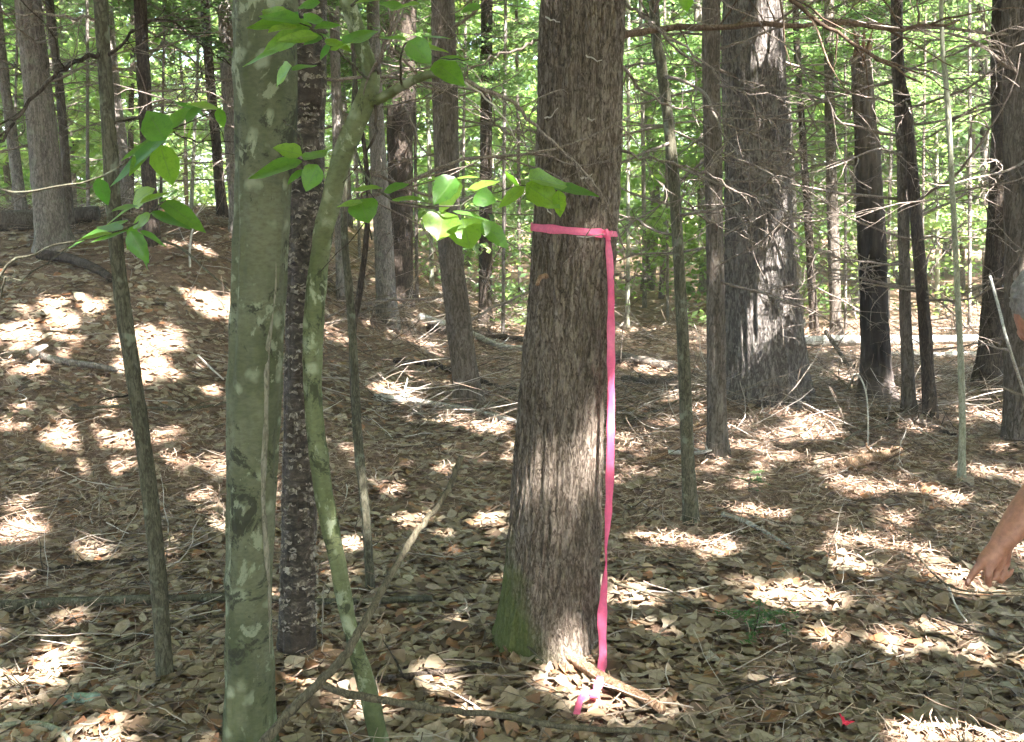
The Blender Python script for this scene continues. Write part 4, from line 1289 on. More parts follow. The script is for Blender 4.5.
# scrap of the same colour on the leaves at bottom right
gs = ground(846, 732)
SCR = empty('ribbon_scrap', gs, 'small crumpled red-pink ribbon scrap on dead leaves at the bottom right', 'ribbon')
for pix, w in (([(851, 745), (848, 738), (843, 731)], .007), ([(845, 725), (843, 720), (841, 717)], .009)):
    m_ = MB()
    Pq = catmull(np.array([list(at(a, b, gs.y - .03)) for a, b in pix]), 16)
    Pq[:, 2] += 0.006 * np.sin(np.arange(16)); Pq[:, 2] = np.maximum(Pq[:, 2], height(Pq[:, 0], Pq[:, 1]) + 0.04)
    tw = np.linspace(0, 2.2, 16)
    ribbon(m_, Pq, np.full(16, w), np.stack([np.cos(tw), np.sin(tw), 0.5 + 0 * tw], 1), 0.0008)
    m_.build('ribbon_end', M['tape_red'], SCR, gs, smooth=False)

# ---------------------------------------------------------------- fallen wood
def fallen(name, label, pix, r0, r1, mat, cat='stick', lift=0.0, n=40, sides=10, depth=0.0, group=None, forks=None, stubs=0, clear=True, jit=0.0):
    """wood lying through ground pixels (px, py[, height above ground])"""
    pts = []
    for q in pix:
        g = ground(q[0], q[1]) if len(q) < 4 else at(q[0], q[1], q[3])
        pts.append([g.x, g.y, g.z + (q[2] if len(q) > 2 else 0)])
    P = catmull(np.array(pts), n)
    R = np.linspace(r0, r1, n)
    P[:, 2] += R * 0.75 + lift
    if jit: P[1:-1] += rng.normal(0, jit, (n - 2, 3))
    root = tag(None, None) if False else None
    mb = MB()
    sd = int(rng.integers(100))
    tube(mb, P, R, sides, (lambda th, arc, rr: 1 + 0.12 * vnoise(np.cos(th) * 1.5, np.sin(th) * 1.5, arc * 9, sd) + (depth / np.maximum(rr, 1e-4)) * vnoise(np.cos(th) * 5, np.sin(th) * 5, arc * 6, sd + 1)))
    c = P[n // 2]
    if not forks:
        for k in range(stubs):
            i = int(rng.integers(4, n - 4)); d = rng.normal(0, 1, 3); d[2] = abs(d[2])
            Q = wander(P[i], d, rng.uniform(0.05, 0.22), 5, 0.15)
            tube(mb, Q, np.linspace(R[i] * 0.45, R[i] * 0.15, len(Q)), 5)
        o = mb.build(name, M[mat], None, tuple(c))
        return tag(o, label, cat, group)
    root = empty(name, tuple(c), label, cat, group)
    mb.build('stem', M[mat], root, tuple(c))
    for (fp, fr0, fr1) in forks:
        fpts = [list(P[int(fp[0])])]
        for q in fp[1:]:
            g = ground(q[0], q[1]); fpts.append([g.x, g.y, g.z + (q[2] if len(q) > 2 else 0) + fr0])
        Q = catmull(np.array(fpts), 30)
        m2 = MB(); tube(m2, Q, np.linspace(fr0, fr1, 30), 8, lambda th, arc, rr: 1 + 0.1 * vnoise(np.cos(th), np.sin(th), arc * 12, sd))
        m2.build('side_branch', M[mat], root, tuple(c))
    return root


# forked branch in front, leaning up to the right
def forked():
    Yb = 2.35
    pix = [(255, 752, 2.30), (290, 712, 2.32), (320, 682, 2.34), (345, 655, 2.36), (365, 622, 2.40), (388, 580, 2.45), (415, 535, 2.52), (440, 503, 2.58), (452, 480, 2.60), (461, 456, 2.62)]
    P = catmull(np.array([list(at(*q)) for q in pix]), 70)
    P[1:-1] += rng.normal(0, 0.0012, (68, 3))
    c = tuple(P[25])
    root = empty('forked_branch', c, 'bare forked branch propped in the foreground, one arm rising and one lying level', 'branch')
    mb = MB(); tube(mb, P, np.linspace(0.0125, 0.0075, 70), 12, lambda th, arc, rr: 1 + 0.14 * vnoise(np.cos(th) * 2, np.sin(th) * 2, arc * 20, 3))
    mb.build('stem', M['stick'], root, c)
    pix = [(322, 684, 2.34), (345, 693, 2.34), (400, 703, 2.36), (450, 711, 2.40), (500, 715, 2.45), (545, 724, 2.48), (600, 730, 2.52), (640, 730, 2.55), (668, 734, 2.57)]
    Q = catmull(np.array([list(at(*q)) for q in pix]), 70)
    Q[1:-1] += rng.normal(0, 0.001, (68, 3))
    m2 = MB(); tube(m2, Q, np.linspace(0.0095, 0.0065, 70), 12, lambda th, arc, rr: 1 + 0.16 * vnoise(np.cos(th) * 2, np.sin(th) * 2, arc * 24, 8))
    tube(m2, wander(Q[52], (0.3, 0, 1), 0.035, 4, 0.1), np.linspace(.003, .0015, 5), 5)
    m2.build('side_branch', M['stick'], root, c)
forked()

fallen('fallen_pole', 'long greenish fallen pole lying across the left foreground', [(-40, 618), (60, 612), (150, 608), (230, 606), (330, 610), (400, 608), (432, 606)], 0.021, 0.011, 'bark_sapling', 'pole', 0.022, 60, 14, 0.002)
fallen('fallen_stick', 'curved grey stick under the long fallen pole at left', [(45, 668), (100, 655), (150, 637), (185, 626), (225, 622)], 0.008, 0.006, 'stick', 'stick', 0.02, 30, 8)
fallen('rotting_log', 'reddish rotting limb beside the foot of the pink tape', [(545, 650), (575, 672), (610, 694), (640, 708), (662, 722)], 0.020, 0.014, 'rotten', 'log', 0.025, 50, 16, 0.004)
fallen('fallen_stick', 'dark stick left of the taped hemlock foot', [(365, 690), (410, 684), (455, 678), (500, 672)], 0.012, 0.007, 'bark_dark', 'stick', 0.02, 30, 8, stubs=2)
fallen('fallen_stick', 'slanting stick touching the front foot of the taped hemlock', [(500, 640), (520, 655), (545, 678)], 0.006, 0.004, 'stick', 'stick', 0.05, 20, 7)
fallen('fallen_log', 'long pale grey log lying across the far clearing on the right', [(790, 350), (850, 349), (920, 348), (1000, 346)], 0.06, 0.05, 'log', 'log', 0.05, 60, 24, 0.006, stubs=6)
fallen('fallen_log', 'thinner grey log lying just in front of the long pale log', [(880, 357), (930, 357), (975, 356)], 0.035, 0.028, 'log', 'log', 0.0, 30, 14, 0.004)
fallen('fallen_branch', 'dark branch propped on the pale log beside the snag', [(825, 352, .18), (838, 362, .08), (855, 380, .0), (868, 388)], 0.025, 0.012, 'bark_dark', 'branch', 0.02, 24, 8, stubs=3)
fallen('broken_log', 'short broken knotty chunk of log on the clearing floor', [(850, 473), (868, 466), (885, 462), (898, 455)], 0.038, 0.022, 'rotten', 'log', 0.02, 30, 16, 0.014, stubs=5)
fallen('fallen_branch', 'straight bare fallen limb beyond the thin bare saplings', [(375, 403), (420, 407), (470, 415), (520, 428)], 0.026, 0.018, 'log', 'branch', 0.02, 40, 12, 0.003, stubs=4)
fallen('fallen_branch', 'dark limb lying parallel behind the straight bare limb', [(430, 334), (480, 338), (530, 345)], 0.05, 0.035, 'bark_dark', 'branch', 0.02, 40, 12, 0.006, stubs=4)
fallen('fallen_branch', 'grey fallen limb behind the slim straight dark trunk', [(420, 322), (460, 333), (500, 350), (525, 352)], 0.045, 0.03, 'log', 'branch', 0.02, 30, 12, 0.004, stubs=3)
fallen('fallen_branch', 'dark limb running downhill from the thick far-left hemlock', [(40, 262), (70, 266), (95, 275), (112, 285)], 0.045, 0.03, 'bark_dark', 'branch', 0.03, 30, 10, 0.005)
fallen('fallen_branch', 'grey weathered limb on the slope left of the thin dark sapling', [(42, 362), (65, 368), (95, 371), (118, 375)], 0.026, 0.016, 'bark_grey', 'branch', 0.02, 30, 10, 0.005)
fallen('wood_chip', 'bleached splintered end of wood on the left slope', [(34, 364), (40, 360), (47, 356)], 0.030, 0.018, 'palewood', 'wood', 0.05, 14, 8, 0.01)
fallen('fallen_branch', 'long thin branch lying across the slope behind the thin dark sapling', [(70, 416), (130, 412), (180, 416), (230, 408)], 0.012, 0.008, 'stick', 'branch', 0.03, 40, 8, stubs=5)
fallen('fallen_stick', 'pale stick on the slope touching the left of the smooth maple', [(198, 360), (210, 372), (224, 385)], 0.008, 0.006, 'palewood', 'stick', 0.03, 16, 6)
fallen('fallen_branch', 'pale thin branch climbing the mound right of the straight mound trunk', [(150, 255, .1), (180, 262, .08), (205, 280, .05), (232, 298, .0)], 0.012, 0.007, 'stick', 'branch', 0.04, 30, 7, stubs=4)
fallen('fallen_branch', 'bleached forked twig standing up on the mound', [(190, 268, .0), (191, 258, .12), (197, 248, .26), (205, 243, .34)], 0.010, 0.006, 'palewood', 'branch', 0.0, 20, 6, stubs=3)
fallen('fallen_log', 'wide mossy log lying on the slope crest behind the mound trunks', [(-10, 232), (40, 228), (100, 222)], 0.10, 0.08, 'bark_brown', 'log', 0.02, 30, 16, 0.012)
fallen('fallen_branch', 'bare branch lying in the clearing between the two bare poles', [(625, 428), (650, 420), (675, 408), (700, 395)], 0.016, 0.008, 'stick', 'branch', 0.04, 30, 8, stubs=6)
fallen('fallen_branch', 'pale curved branch at the foot of the slender bare pole', [(640, 470), (668, 460), (690, 440), (705, 420)], 0.02, 0.012, 'rotten', 'branch', 0.03, 30, 8, stubs=4)
fallen('fallen_branch', 'forked grey twig between the feet of the two bare poles', [(668, 462), (700, 462), (720, 456)], 0.015, 0.009, 'log', 'branch', 0.05, 24, 8, stubs=4)
fallen('fallen_log', 'dark log behind the taped hemlock at the edge of the brush', [(606, 362), (640, 366), (672, 372)], 0.07, 0.05, 'bark_brown', 'log', 0.0, 30, 14, 0.01, stubs=2)
fallen('fallen_stick', 'thin pale twig lying under the pointing hand', [(915, 562), (935, 585), (955, 598), (990, 602), (1040, 597)], 0.005, 0.003, 'stick', 'stick', 0.035, 30, 6, stubs=2)
fallen('fallen_stick', 'short bleached twig on the ground below the hand', [(948, 600), (955, 618), (966, 634)], 0.005, 0.003, 'palewood', 'stick', 0.045, 14, 6)
fallen('fallen_stick', 'dark twig running out of the lower right edge', [(935, 632), (975, 645), (1010, 657), (1045, 664)], 0.004, 0.003, 'bark_dark', 'stick', 0.05, 24, 6, stubs=2)
fallen('fallen_stick', 'straight pale stick on sunlit litter right of the slender bare pole', [(722, 520), (745, 527), (768, 540), (790, 554)], 0.013, 0.008, 'log', 'stick', 0.02, 24, 8)
fallen('fallen_stick', 'thin stick slanting in the leaves right of the pink tape', [(615, 592), (650, 602), (690, 618)], 0.006, 0.004, 'stick', 'stick', 0.03, 24, 6, stubs=1)
fallen('fallen_stick', 'black twig curving through leaves at the bottom centre right', [(715, 715), (750, 700), (790, 688), (820, 682)], 0.005, 0.003, 'bark_dark', 'stick', 0.045, 24, 6, stubs=2)
fallen('fallen_stick', 'long curved stick across the clearing left of the pale green sapling', [(838, 455), (862, 440), (890, 432), (910, 415)], 0.010, 0.006, 'stick', 'stick', 0.06, 24, 6, stubs=5)
fallen('fallen_stick', 'arched bare twig springing from the floor in front of the charred snag', [(845, 395, .0), (855, 400, .2), (865, 425, .2), (868, 455, .0)], 0.008, 0.004, 'palewood', 'stick', 0.0, 24, 6, stubs=3)
def lichen_piece():
    g = ground(84, 704); n, m = 14, 8; V = []
    for i in range(n):
        for j in range(m):
            u, v = i / (n - 1) - .5, j / (m - 1) - .5
            e = 1 + .35 * float(vnoise(np.array([math.atan2(v, u) * 1.5]), np.array([3.3]))[0])
            V.append((u * .085 * e, v * .045 * e + u * .01, .03 - .25 * v * v * .2 + .006 * float(vnoise(np.array([u * 9]), np.array([v * 9]))[0])))
    F = [(i * m + j, (i + 1) * m + j, (i + 1) * m + j + 1, i * m + j + 1) for i in range(n - 1) for j in range(m - 1)]
    mb = MB(); mb.add(np.array(V) + np.array(g), F)
    o = mb.build('lichen_bark', M['lichenrock'], None, tuple(g))
    sol = o.modifiers.new('thick', 'SOLIDIFY'); sol.thickness = .008
    tag(o, 'blue-green lichen crusted bark piece on leaves at the lower left', 'bark')
lichen_piece()
fallen('fallen_stick', 'lichen-spotted short stick at the bottom left corner', [(-10, 735), (30, 730), (55, 734), (70, 748)], 0.011, 0.009, 'bark_pale', 'stick', 0.01, 24, 10, 0.003)

fallen('fallen_branch', 'dark crooked limb lying on the floor close left of the taped hemlock', [(395, 366), (440, 372), (478, 386), (516, 394)], 0.024, 0.014, 'bark_dark', 'branch', 0.03, 40, 10, 0.005, stubs=6, jit=.01)
fallen('fallen_branch', 'brown limb with side stubs lying right behind the slender bare pole', [(622, 384), (655, 388), (700, 380)], 0.03, 0.016, 'bark_brown', 'branch', 0.03, 40, 10, 0.005, stubs=6, jit=.01)
fallen('fallen_branch', 'thin dark limb on the clearing floor between the snag and the pale green sapling', [(885, 425), (915, 428), (955, 440)], 0.018, 0.010, 'bark_dark', 'branch', 0.03, 30, 8, 0.003, stubs=5, jit=.008)
fallen('fallen_branch', 'dark twiggy branch on shaded litter left of the thin dark sapling', [(10, 590), (55, 578), (110, 570), (150, 566)], 0.010, 0.006, 'bark_dark', 'branch', 0.03, 36, 8, 0.002, stubs=7, jit=.006)

# a broken pole leaning at the right edge
def pole():
    P = catmull(np.array([list(at(990, 276, 5.3)), list(at(1000, 312, 5.2)), list(at(1010, 350, 5.1)), list(ground(1040, 440))]), 30)
    c = tuple(P[-1]); root = empty('leaning_pole', c, 'pale broken pole leaning in front of the flared dark trunk', 'pole')
    mb = MB(); tube(mb, P, np.linspace(0.007, 0.010, 30), 10); mb.build('stem', M['log'], root, c)
    for k in (6, 11, 17):
        m2 = MB(); Q = wander(P[k], (rng.choice([-1, 1]) * 0.9, 0.2, 0.3), rng.uniform(.12, .3), 6, .2); tube(m2, Q, np.linspace(.007, .003, 7), 5); m2.build('side_branch', M['bark_twig'], root, c)
pole()

# ---------------------------------------------------------------- seedlings
def seedling(name, label, px, py, h, n, spread):
    g = ground(px, py)
    root = empty(name, g, label, 'seedling')
    mb = MB(); P = wander(g - Vector((0, 0, .03)), (0.05, 0, 1), h + .03, 8, 0.06)
    tube(mb, P, np.linspace(0.004, 0.0015, 9), 6); mb.build('stem', M['bark_brown'], root, g)
    fb = MB(); pts = []
    for k in range(n):
        i = int(rng.integers(3, 9)); a = rng.uniform(0, 2 * PI); l = spread * rng.uniform(.5, 1)
        Q = wander(P[i], (math.cos(a), math.sin(a), 0.25), l, 8, 0.08, -0.05)
        tube(fb, Q, np.full(9, .0012), 3)
        for q in Q[1:]:
            pts += [q + rng.normal(0, .012, 3) * np.array([1, 1, .3]) for _ in range(7)]
    leaf_cloud(fb, np.array(pts), rng.uniform(.014, .028, len(pts)), 0.3, 0.3)
    fb.build('foliage', M['fernleaf'], root, g, smooth=False)
seedling('hemlock_seedling', 'small dark green hemlock seedling in the leaves right of the tape', 752, 642, 0.17, 9, 0.17)
seedling('hemlock_seedling', 'tiny green seedling at the foot of the straight bare trunk before the biggest hemlock', 748, 492, 0.10, 6, 0.13)
seedling('hemlock_seedling', 'leafy green seedling bush beside the flared dark trunk', 1000, 300, 1.0, 40, 0.5)


# ---------------------------------------------------------------- litter
def litter():
    n_bands = [(1.9, 3.2, 1900, (.027, .084)), (3.2, 5.0, 1350, (.027, .082)), (5.0, 8.0, 520, (.035, .085)), (8.0, 13.0, 170, (.045, .09)), (13, 20, 40, (.06, .1))]
    C = []; SZ = []
    for (y0, y1, dens, sz) in n_bands:
        hw = y1 * 0.56 + 1.6
        n = int((y1 - y0) * 2 * hw * dens)
        x = rng.uniform(-hw, hw, n); y = rng.uniform(y0, y1, n)
        ok = np.abs(x) < y * 0.56 + 1.6
        x, y = x[ok], y[ok]
        # fewer broad leaves on the needle floor of the clearing and mound
        f = fbm(x * 0.9, y * 0.9, 0, 77, 3)
        p = np.where((x > 0.5) & (y > 5.0), 0.5, np.where((x < -1.2) & (y > 7.0), 0.8, 1.0)) * np.clip(0.75 + 1.1 * f, 0.15, 1)
        k = rng.uniform(0, 1, len(x)) < p
        x, y = x[k], y[k]
        C.append(np.stack([x, y], 1)); SZ.append(rng.uniform(sz[0], sz[1], len(x)) * rng.choice([1, 1, 1, 0.6, 1.3], len(x)))
    C = np.concatenate(C); SZ = np.concatenate(SZ); n = len(C)
    z = height(C[:, 0], C[:, 1]) + rng.uniform(0.002, 0.022, n)
    B = np.c_[C, z]
    tl = rng.normal(0, 0.19, (n, 2))
    e = 0.02
    gx = (height(C[:, 0] + e, C[:, 1]) - height(C[:, 0] - e, C[:, 1])) / (2 * e); gyy = (height(C[:, 0], C[:, 1] + e) - height(C[:, 0], C[:, 1] - e)) / (2 * e)
    nrm = np.c_[-gx + tl[:, 0], -gyy + tl[:, 1], np.ones(n)]; nrm /= np.linalg.norm(nrm, axis=1, keepdims=True)
    a = rng.uniform(0, 2 * PI, n)
    d = np.c_[np.cos(a), np.sin(a), np.zeros(n)]; d -= nrm * (d * nrm).sum(1, keepdims=True); d /= np.linalg.norm(d, axis=1, keepdims=True)
    s = np.cross(nrm, d)
    nu, nv = 6, 3
    asp = rng.uniform(0.3, 0.95, n)
    b1 = rng.normal(0, 0.17, n); b2 = rng.normal(0, 0.14, n); cup = rng.normal(0.05, 0.24, n); skew = rng.normal(0, 0.12, n)
    V = np.zeros((n, nu, nv, 3)); UV = np.zeros((n, nu, nv, 2))
    for i in range(nu):
        u = i / (nu - 1)
        w0 = [0.06, 0.72, 1.0, 0.86, 0.5, 0.03][i]
        w = SZ * asp * 0.5 * w0 * (1 + (rng.normal(0, 0.12, n) if 0 < i < nu - 1 else 0))
        for j in range(nv):
            v = j - 1
            hgt = SZ * (b1 * (u - 0.5) ** 2 * 2 + b2 * (u - 0.5)) + abs(v) * w * cup + SZ * 0.03 * rng.normal(0, 1, n) * abs(v)
            V[:, i, j] = B + d * (SZ * (u - 0.5))[:, None] + s * (w * v + SZ * skew * np.sin(PI * u))[:, None] + nrm * hgt[:, None]
            UV[:, i, j] = (u, (v + 1) / 2)
    gz = height(V[..., 0], V[..., 1])
    V[..., 2] = np.maximum(V[..., 2], gz + 0.002)
    k = np.arange(n)[:, None] * (nu * nv)
    F = np.concatenate([k + np.array([[i * nv + j, i * nv + j + 1, (i + 1) * nv + j + 1, (i + 1) * nv + j]]) for i in range(nu - 1) for j in range(nv - 1)], 0)
    mb = MB(); mb.add(V.reshape(-1, 3), F)
    o = mb.build('leaf_litter', M['litter'], uv=UV.reshape(-1, 2))
    tag(o, 'brown and tan fallen leaves covering the forest floor', 'leaf litter', kind='stuff')
    print('litter leaves', n)
litter()


def needles():
    n = 215000
    y = 1.9 + 11 * rng.uniform(0, 1, n) ** 1.7; x = rng.uniform(-1, 1, n) * (y * 0.56 + 1.3)
    keep = (fbm(x * 0.9, y * 0.9, 0, 77, 3) < rng.uniform(-.25, .35, n)) | ((x > 0.9) & (y > 4.5))
    keep &= rng.uniform(0, 1, n) < np.where(y < 4.2, 0.38, 1.0)
    x, y = x[keep], y[keep]; n = len(x)
    z = height(x, y) + rng.uniform(0.004, 0.05, n)
    L = rng.uniform(0.025, 0.085, n); w = rng.uniform(0.0006, 0.0013, n) * (1 + y / 9)
    a = rng.uniform(0, 2 * PI, n); el = rng.normal(0, 0.3, n)
    d = np.c_[np.cos(a) * np.cos(el), np.sin(a) * np.cos(el), np.sin(el)]
    s = np.c_[-np.sin(a), np.cos(a), rng.normal(0, .6, n)]
    bend = rng.normal(0, .12, n)
    B = np.c_[x, y, z]
    V = np.zeros((n, 3, 2, 3))
    for i in range(3):
        u = i / 2 - .5
        p = B + d * (L * u)[:, None] + s * (L * bend * (0.25 - u * u) * 2)[:, None]
        V[:, i, 0] = p + s * w[:, None]; V[:, i, 1] = p - s * w[:, None]
    V[..., 2] = np.maximum(V[..., 2], height(V[..., 0], V[..., 1]) + .002)
    k = np.arange(n)[:, None] * 6
    F = np.concatenate([k + np.array([[0, 1, 3, 2]]), k + np.array([[2, 3, 5, 4]])], 0)
    mb = MB(); mb.add(V.reshape(-1, 3), F)
    o = mb.build('needle_litter', M['needle'])
    tag(o, 'thin dry needles strewn over the forest floor', 'needle litter', kind='stuff')
needles()


def twig_litter():
    mb = MB()
    for k in range(6200):
        y = 1.9 + 12 * rng.uniform() ** 1.25; x = rng.uniform(-1, 1) * (y * 0.56 + 0.5)
        brush = rng.uniform() < 0.46
        if brush:      # tangles of fallen branchlets
            c = TANGLE[int(rng.integers(len(TANGLE)))]
            x = c.x + rng.normal(0, .55); y = c.y + rng.normal(0, .4)
        l = rng.uniform(0.06, 0.28) * (1 + y * 0.08) * ((1.7 if y < 7 else 2.6) if brush else 1)
        a = rng.uniform(0, 2 * PI)
        Q = wander((0, 0, 0), (math.cos(a), math.sin(a), rng.normal(0, .10) + (0.25 if brush and rng.uniform() < .6 else 0)), l, 6, 0.13)
        Q[:, 0] += x; Q[:, 1] += y
        zz = height(Q[:, 0], Q[:, 1])
        Q[:, 2] = np.maximum(Q[:, 2] + hz(x, y) + rng.uniform(0.01, 0.05), zz + 0.008)
        r = rng.uniform(0.0010, 0.003) * (1 + y * 0.06)
        tube(mb, Q, np.linspace(r, r * 0.5, 7), 4, cap=False)
        if rng.uniform() < .5:
            q = wander(Q[3], Q[4] - Q[3] + rng.normal(0, .04, 3), l * .4, 4, .15)
            tube(mb, q, np.linspace(r * .6, r * .35, 5), 3, cap=False)
    o = mb.build('twig_litter', M['twiglit'])
    tag(o, 'thin bare twigs and brush scattered over the forest floor', 'twig litter', kind='stuff')
TANGLE = [ground(a, b) for a, b in [(680, 390), (650, 340), (880, 435), (900, 400), (480, 300), (430, 300), (950, 330), (620, 320), (360, 320), (120, 580), (60, 560), (820, 370), (330, 380), (1000, 400), (420, 340), (500, 330), (540, 310), (640, 420), (700, 440), (860, 400), (920, 380), (760, 345), (480, 420), (420, 410), (30, 215), (90, 215)]]
twig_litter()


# ---------------------------------------------------------------- the woods beyond, and the canopy overhead
def woods():
    tb = MB(); lb = MB(); C = []; SZ = []
    # trunks
    for k in range(290):
        y = 15 + 50 * rng.uniform(0, 1) ** 1.2; x = rng.uniform(-1, 1) * (y * 0.85 + 6)
        g = hz(x, y); h = rng.uniform(8, 16); r = rng.choice([0.03, 0.045, 0.07, 0.11, 0.15], p=[.32, .3, .2, .12, .06])
        lean = rng.normal(0, .035, 2)
        zz = np.linspace(-.2, h, 9)
        P = np.c_[x + lean[0] * zz + .05 * rng.normal(0, 1, 9), y + lean[1] * zz, g + zz]
        tube(tb, P, r * (1 - .65 * np.linspace(0, 1, 9)) * np.array([1.35] + [1] * 8), 8)
        for q in range(int(rng.integers(4, 10))):
            i = int(rng.integers(2, 8)); a = rng.uniform(0, 2 * PI); l = rng.uniform(.6, 1.9)
            Q = wander(P[i], (math.cos(a), math.sin(a), rng.uniform(-.1, .25)), l, 5, .12, -.02)
            tube(tb, Q, np.linspace(.013, .005, 6), 3, cap=False)
        # layered sprays of leaves
        for q in range(int(rng.integers(34, 58))):
            zc = g + h * rng.uniform(.1, 1.05); a = rng.uniform(0, 2 * PI); rr = rng.uniform(.3, 2.2)
            c = np.array([x + rr * math.cos(a), y + rr * math.sin(a), zc])
            n = int(rng.integers(60, 190)); R = rng.uniform(.5, 1.3)
            C.append(blob_points(c, (R, R, R * rng.uniform(.12, .4)), n, 0.0)); SZ.append(rng.uniform(.11, .21, n))
    # understorey: young leafy growth in the light beyond the clearing
    for k in range(720):
        y = 14.5 + 24 * rng.uniform(0, 1); x = rng.uniform(-1, 1) * (y * 0.75 + 5)
        if x < -1.5 and y < 17: continue
        if rng.uniform() < .12: y = rng.uniform(12.5, 16); x = rng.uniform(-1.2, 6)
        g = hz(x, y); n = int(rng.integers(30, 110)); R = rng.uniform(.3, 1.0)
        c = np.array([x, y, g + rng.uniform(.1, 1.6) + (0.8 if y > 20 else 0) * rng.uniform()])
        C.append(blob_points(c, (R, R, R * rng.uniform(.25, .7)), n, 0.0)); SZ.append(rng.uniform(.06, .13, n))
    C = np.concatenate(C); SZ = np.concatenate(SZ)
    ok = C[:, 2] > height(C[:, 0], C[:, 1]) + .03
    C, SZ = C[ok], SZ[ok]
    leaf_cloud(lb, C, SZ, 0.6, 0.75)
    print('woods leaves', len(C))
    o = lb.build('distant_foliage', M['woods'], smooth=False); tag(o, 'sunlit green leaves of the wood beyond the clearing', 'foliage', kind='stuff')
    o = tb.build('distant_woods', M['bark_grey']); tag(o, 'mass of thin trunks in the wood beyond', 'woods', kind='stuff')
woods()


def canopy():
    C = []; SZ = []; tb = MB()
    # trees that stand around and behind the camera; their crowns close the canopy
    for (x, y) in [(-2.2, -3.0), (2.6, -2.2), (6.2, -6.0), (-5.5, -6.5), (1.0, -7.5), (5.5, 0.5), (-5.0, -0.5), (9.5, -3.0), (-9, -2), (9, 4), (-8.5, 4.5), (13, -8), (4, -11), (-3, -11), (11, 1), (8.2, 9.5), (10.5, 13), (-8.5, 10), (-11.5, 14), (13, 7), (15, 11), (-12, 7)]:
        g = hz(x, y); h = rng.uniform(11, 15); zz = np.linspace(-.2, h, 10)
        P = np.c_[x + .04 * zz * rng.normal(0, .6), y + 0 * zz, g + zz]
        tube(tb, P, np.linspace(.17, .04, 10), 12)
        for q in range(7):
            a = q * 2.4; z = g + 5 + q * 1.0
            Q = wander((x, y, z), (math.cos(a), math.sin(a), .2), 2.6, 6, .1); tube(tb, Q, np.linspace(.03, .008, 7), 5)
    nC = 2400  # unseen leaf clumps laid out to shade the near ground
    for k in range(nC):
        x = rng.uniform(-13, 16); y = rng.uniform(-13, 6.2)
        z = rng.uniform(6.0, 11.5)
        R = rng.uniform(.5, 1.25); n = int(62 * R * R + 16)
        C.append(blob_points((x, y, z), (R, R, R * .35), n, 0.0)); SZ.append(rng.uniform(.18, .34, n))
    for c, cr in CLOSED:  # extra leaves added along the sun's rays to shade these points
        t_ = rng.uniform(9, 15, 150); o_ = rng.normal(0, 1, (150, 3)); o_ -= (o_ @ SV)[:, None] * SV; o_ *= (cr + .14) / 1.5
        C.append(np.array(c) + t_[:, None] * SV + o_); SZ.append(rng.uniform(.18, .3, 150))
    # lower leafage of the wood on the three sides behind and beside the viewer, added to cut side light
    for k in range(420):
        a = rng.uniform(-PI * 1.18, PI * 0.18); d = rng.uniform(11, 24)
        x, y = d * math.cos(a), d * math.sin(a)
        n = 60; R = rng.uniform(.8, 1.6)
        C.append(blob_points((x, y, hz(x, y) + rng.uniform(.5, 8.5)), (R, R, R * .5), n, 0.0)); SZ.append(rng.uniform(.2, .4, n))
    C = np.concatenate(C); SZ = np.concatenate(SZ)
    k = keep_mask(C, SZ * 0.22)
    C, SZ = C[k], SZ[k]
    lb = MB(); leaf_cloud(lb, C, SZ, 0.6, 0.45)
    print('canopy leaves', len(C))
    o = lb.build('shade_canopy', M['canopy'], smooth=False); tag(o, 'unseen leafy canopy overhead, opened and thickened to place sun and shade', 'foliage', kind='stuff')
    o = tb.build('surrounding_woods', M['bark_brown']); tag(o, 'trunks of the wood around the viewer', 'woods', kind='stuff')
canopy()


# ---------------------------------------------------------------- the person bending in from the right
def capsule(mb, p0, p1, r0, r1, seg=14):
    p0 = np.array(p0, float); p1 = np.array(p1, float)
    d = p1 - p0; L = np.linalg.norm(d); d = d / max(L, 1e-9)
    ts = []; rs = []
    for a in np.linspace(-PI / 2, 0, 5)[0:]:
        ts.append(r0 * math.sin(a)); rs.append(r0 * max(math.cos(a), 0.02))
    for a in np.linspace(0, PI / 2, 5):
        ts.append(L + r1 * math.sin(a)); rs.append(r1 * max(math.cos(a), 0.02))
    P = p0 + d * np.array(ts)[:, None]
    P = P + np.linspace(0, 1e-6, len(P))[:, None] * d
    n = len(P)
    ref = np.array([0, 0, 1.0]) if abs(d[2]) < .9 else np.array([1.0, 0, 0])
    A = np.cross(d, ref); A /= np.linalg.norm(A); B = np.cross(d, A)
    th = np.linspace(0, 2 * PI, seg, endpoint=False)
    V = P[:, None] + (A * np.cos(th)[:, None] + B * np.sin(th)[:, None])[None] * np.array(rs)[:, None, None]
    i = np.arange(n - 1)[:, None]; j = np.arange(seg)[None]; j2 = (j + 1) % seg
    F = np.stack([i * seg + j, i * seg + j2, (i + 1) * seg + j2, (i + 1) * seg + j], -1).reshape(-1, 4)
    V = V.reshape(-1, 3); c0 = len(V); V = np.vstack([V, P[0], P[-1]])
    jj = np.arange(seg); jn = (jj + 1) % seg
    f3 = np.vstack([np.stack([np.full(seg, c0), jn, jj], 1), np.stack([np.full(seg, c0 + 1), (n - 1) * seg + jj, (n - 1) * seg + jn], 1)])
    mb.add(V, F, f3)


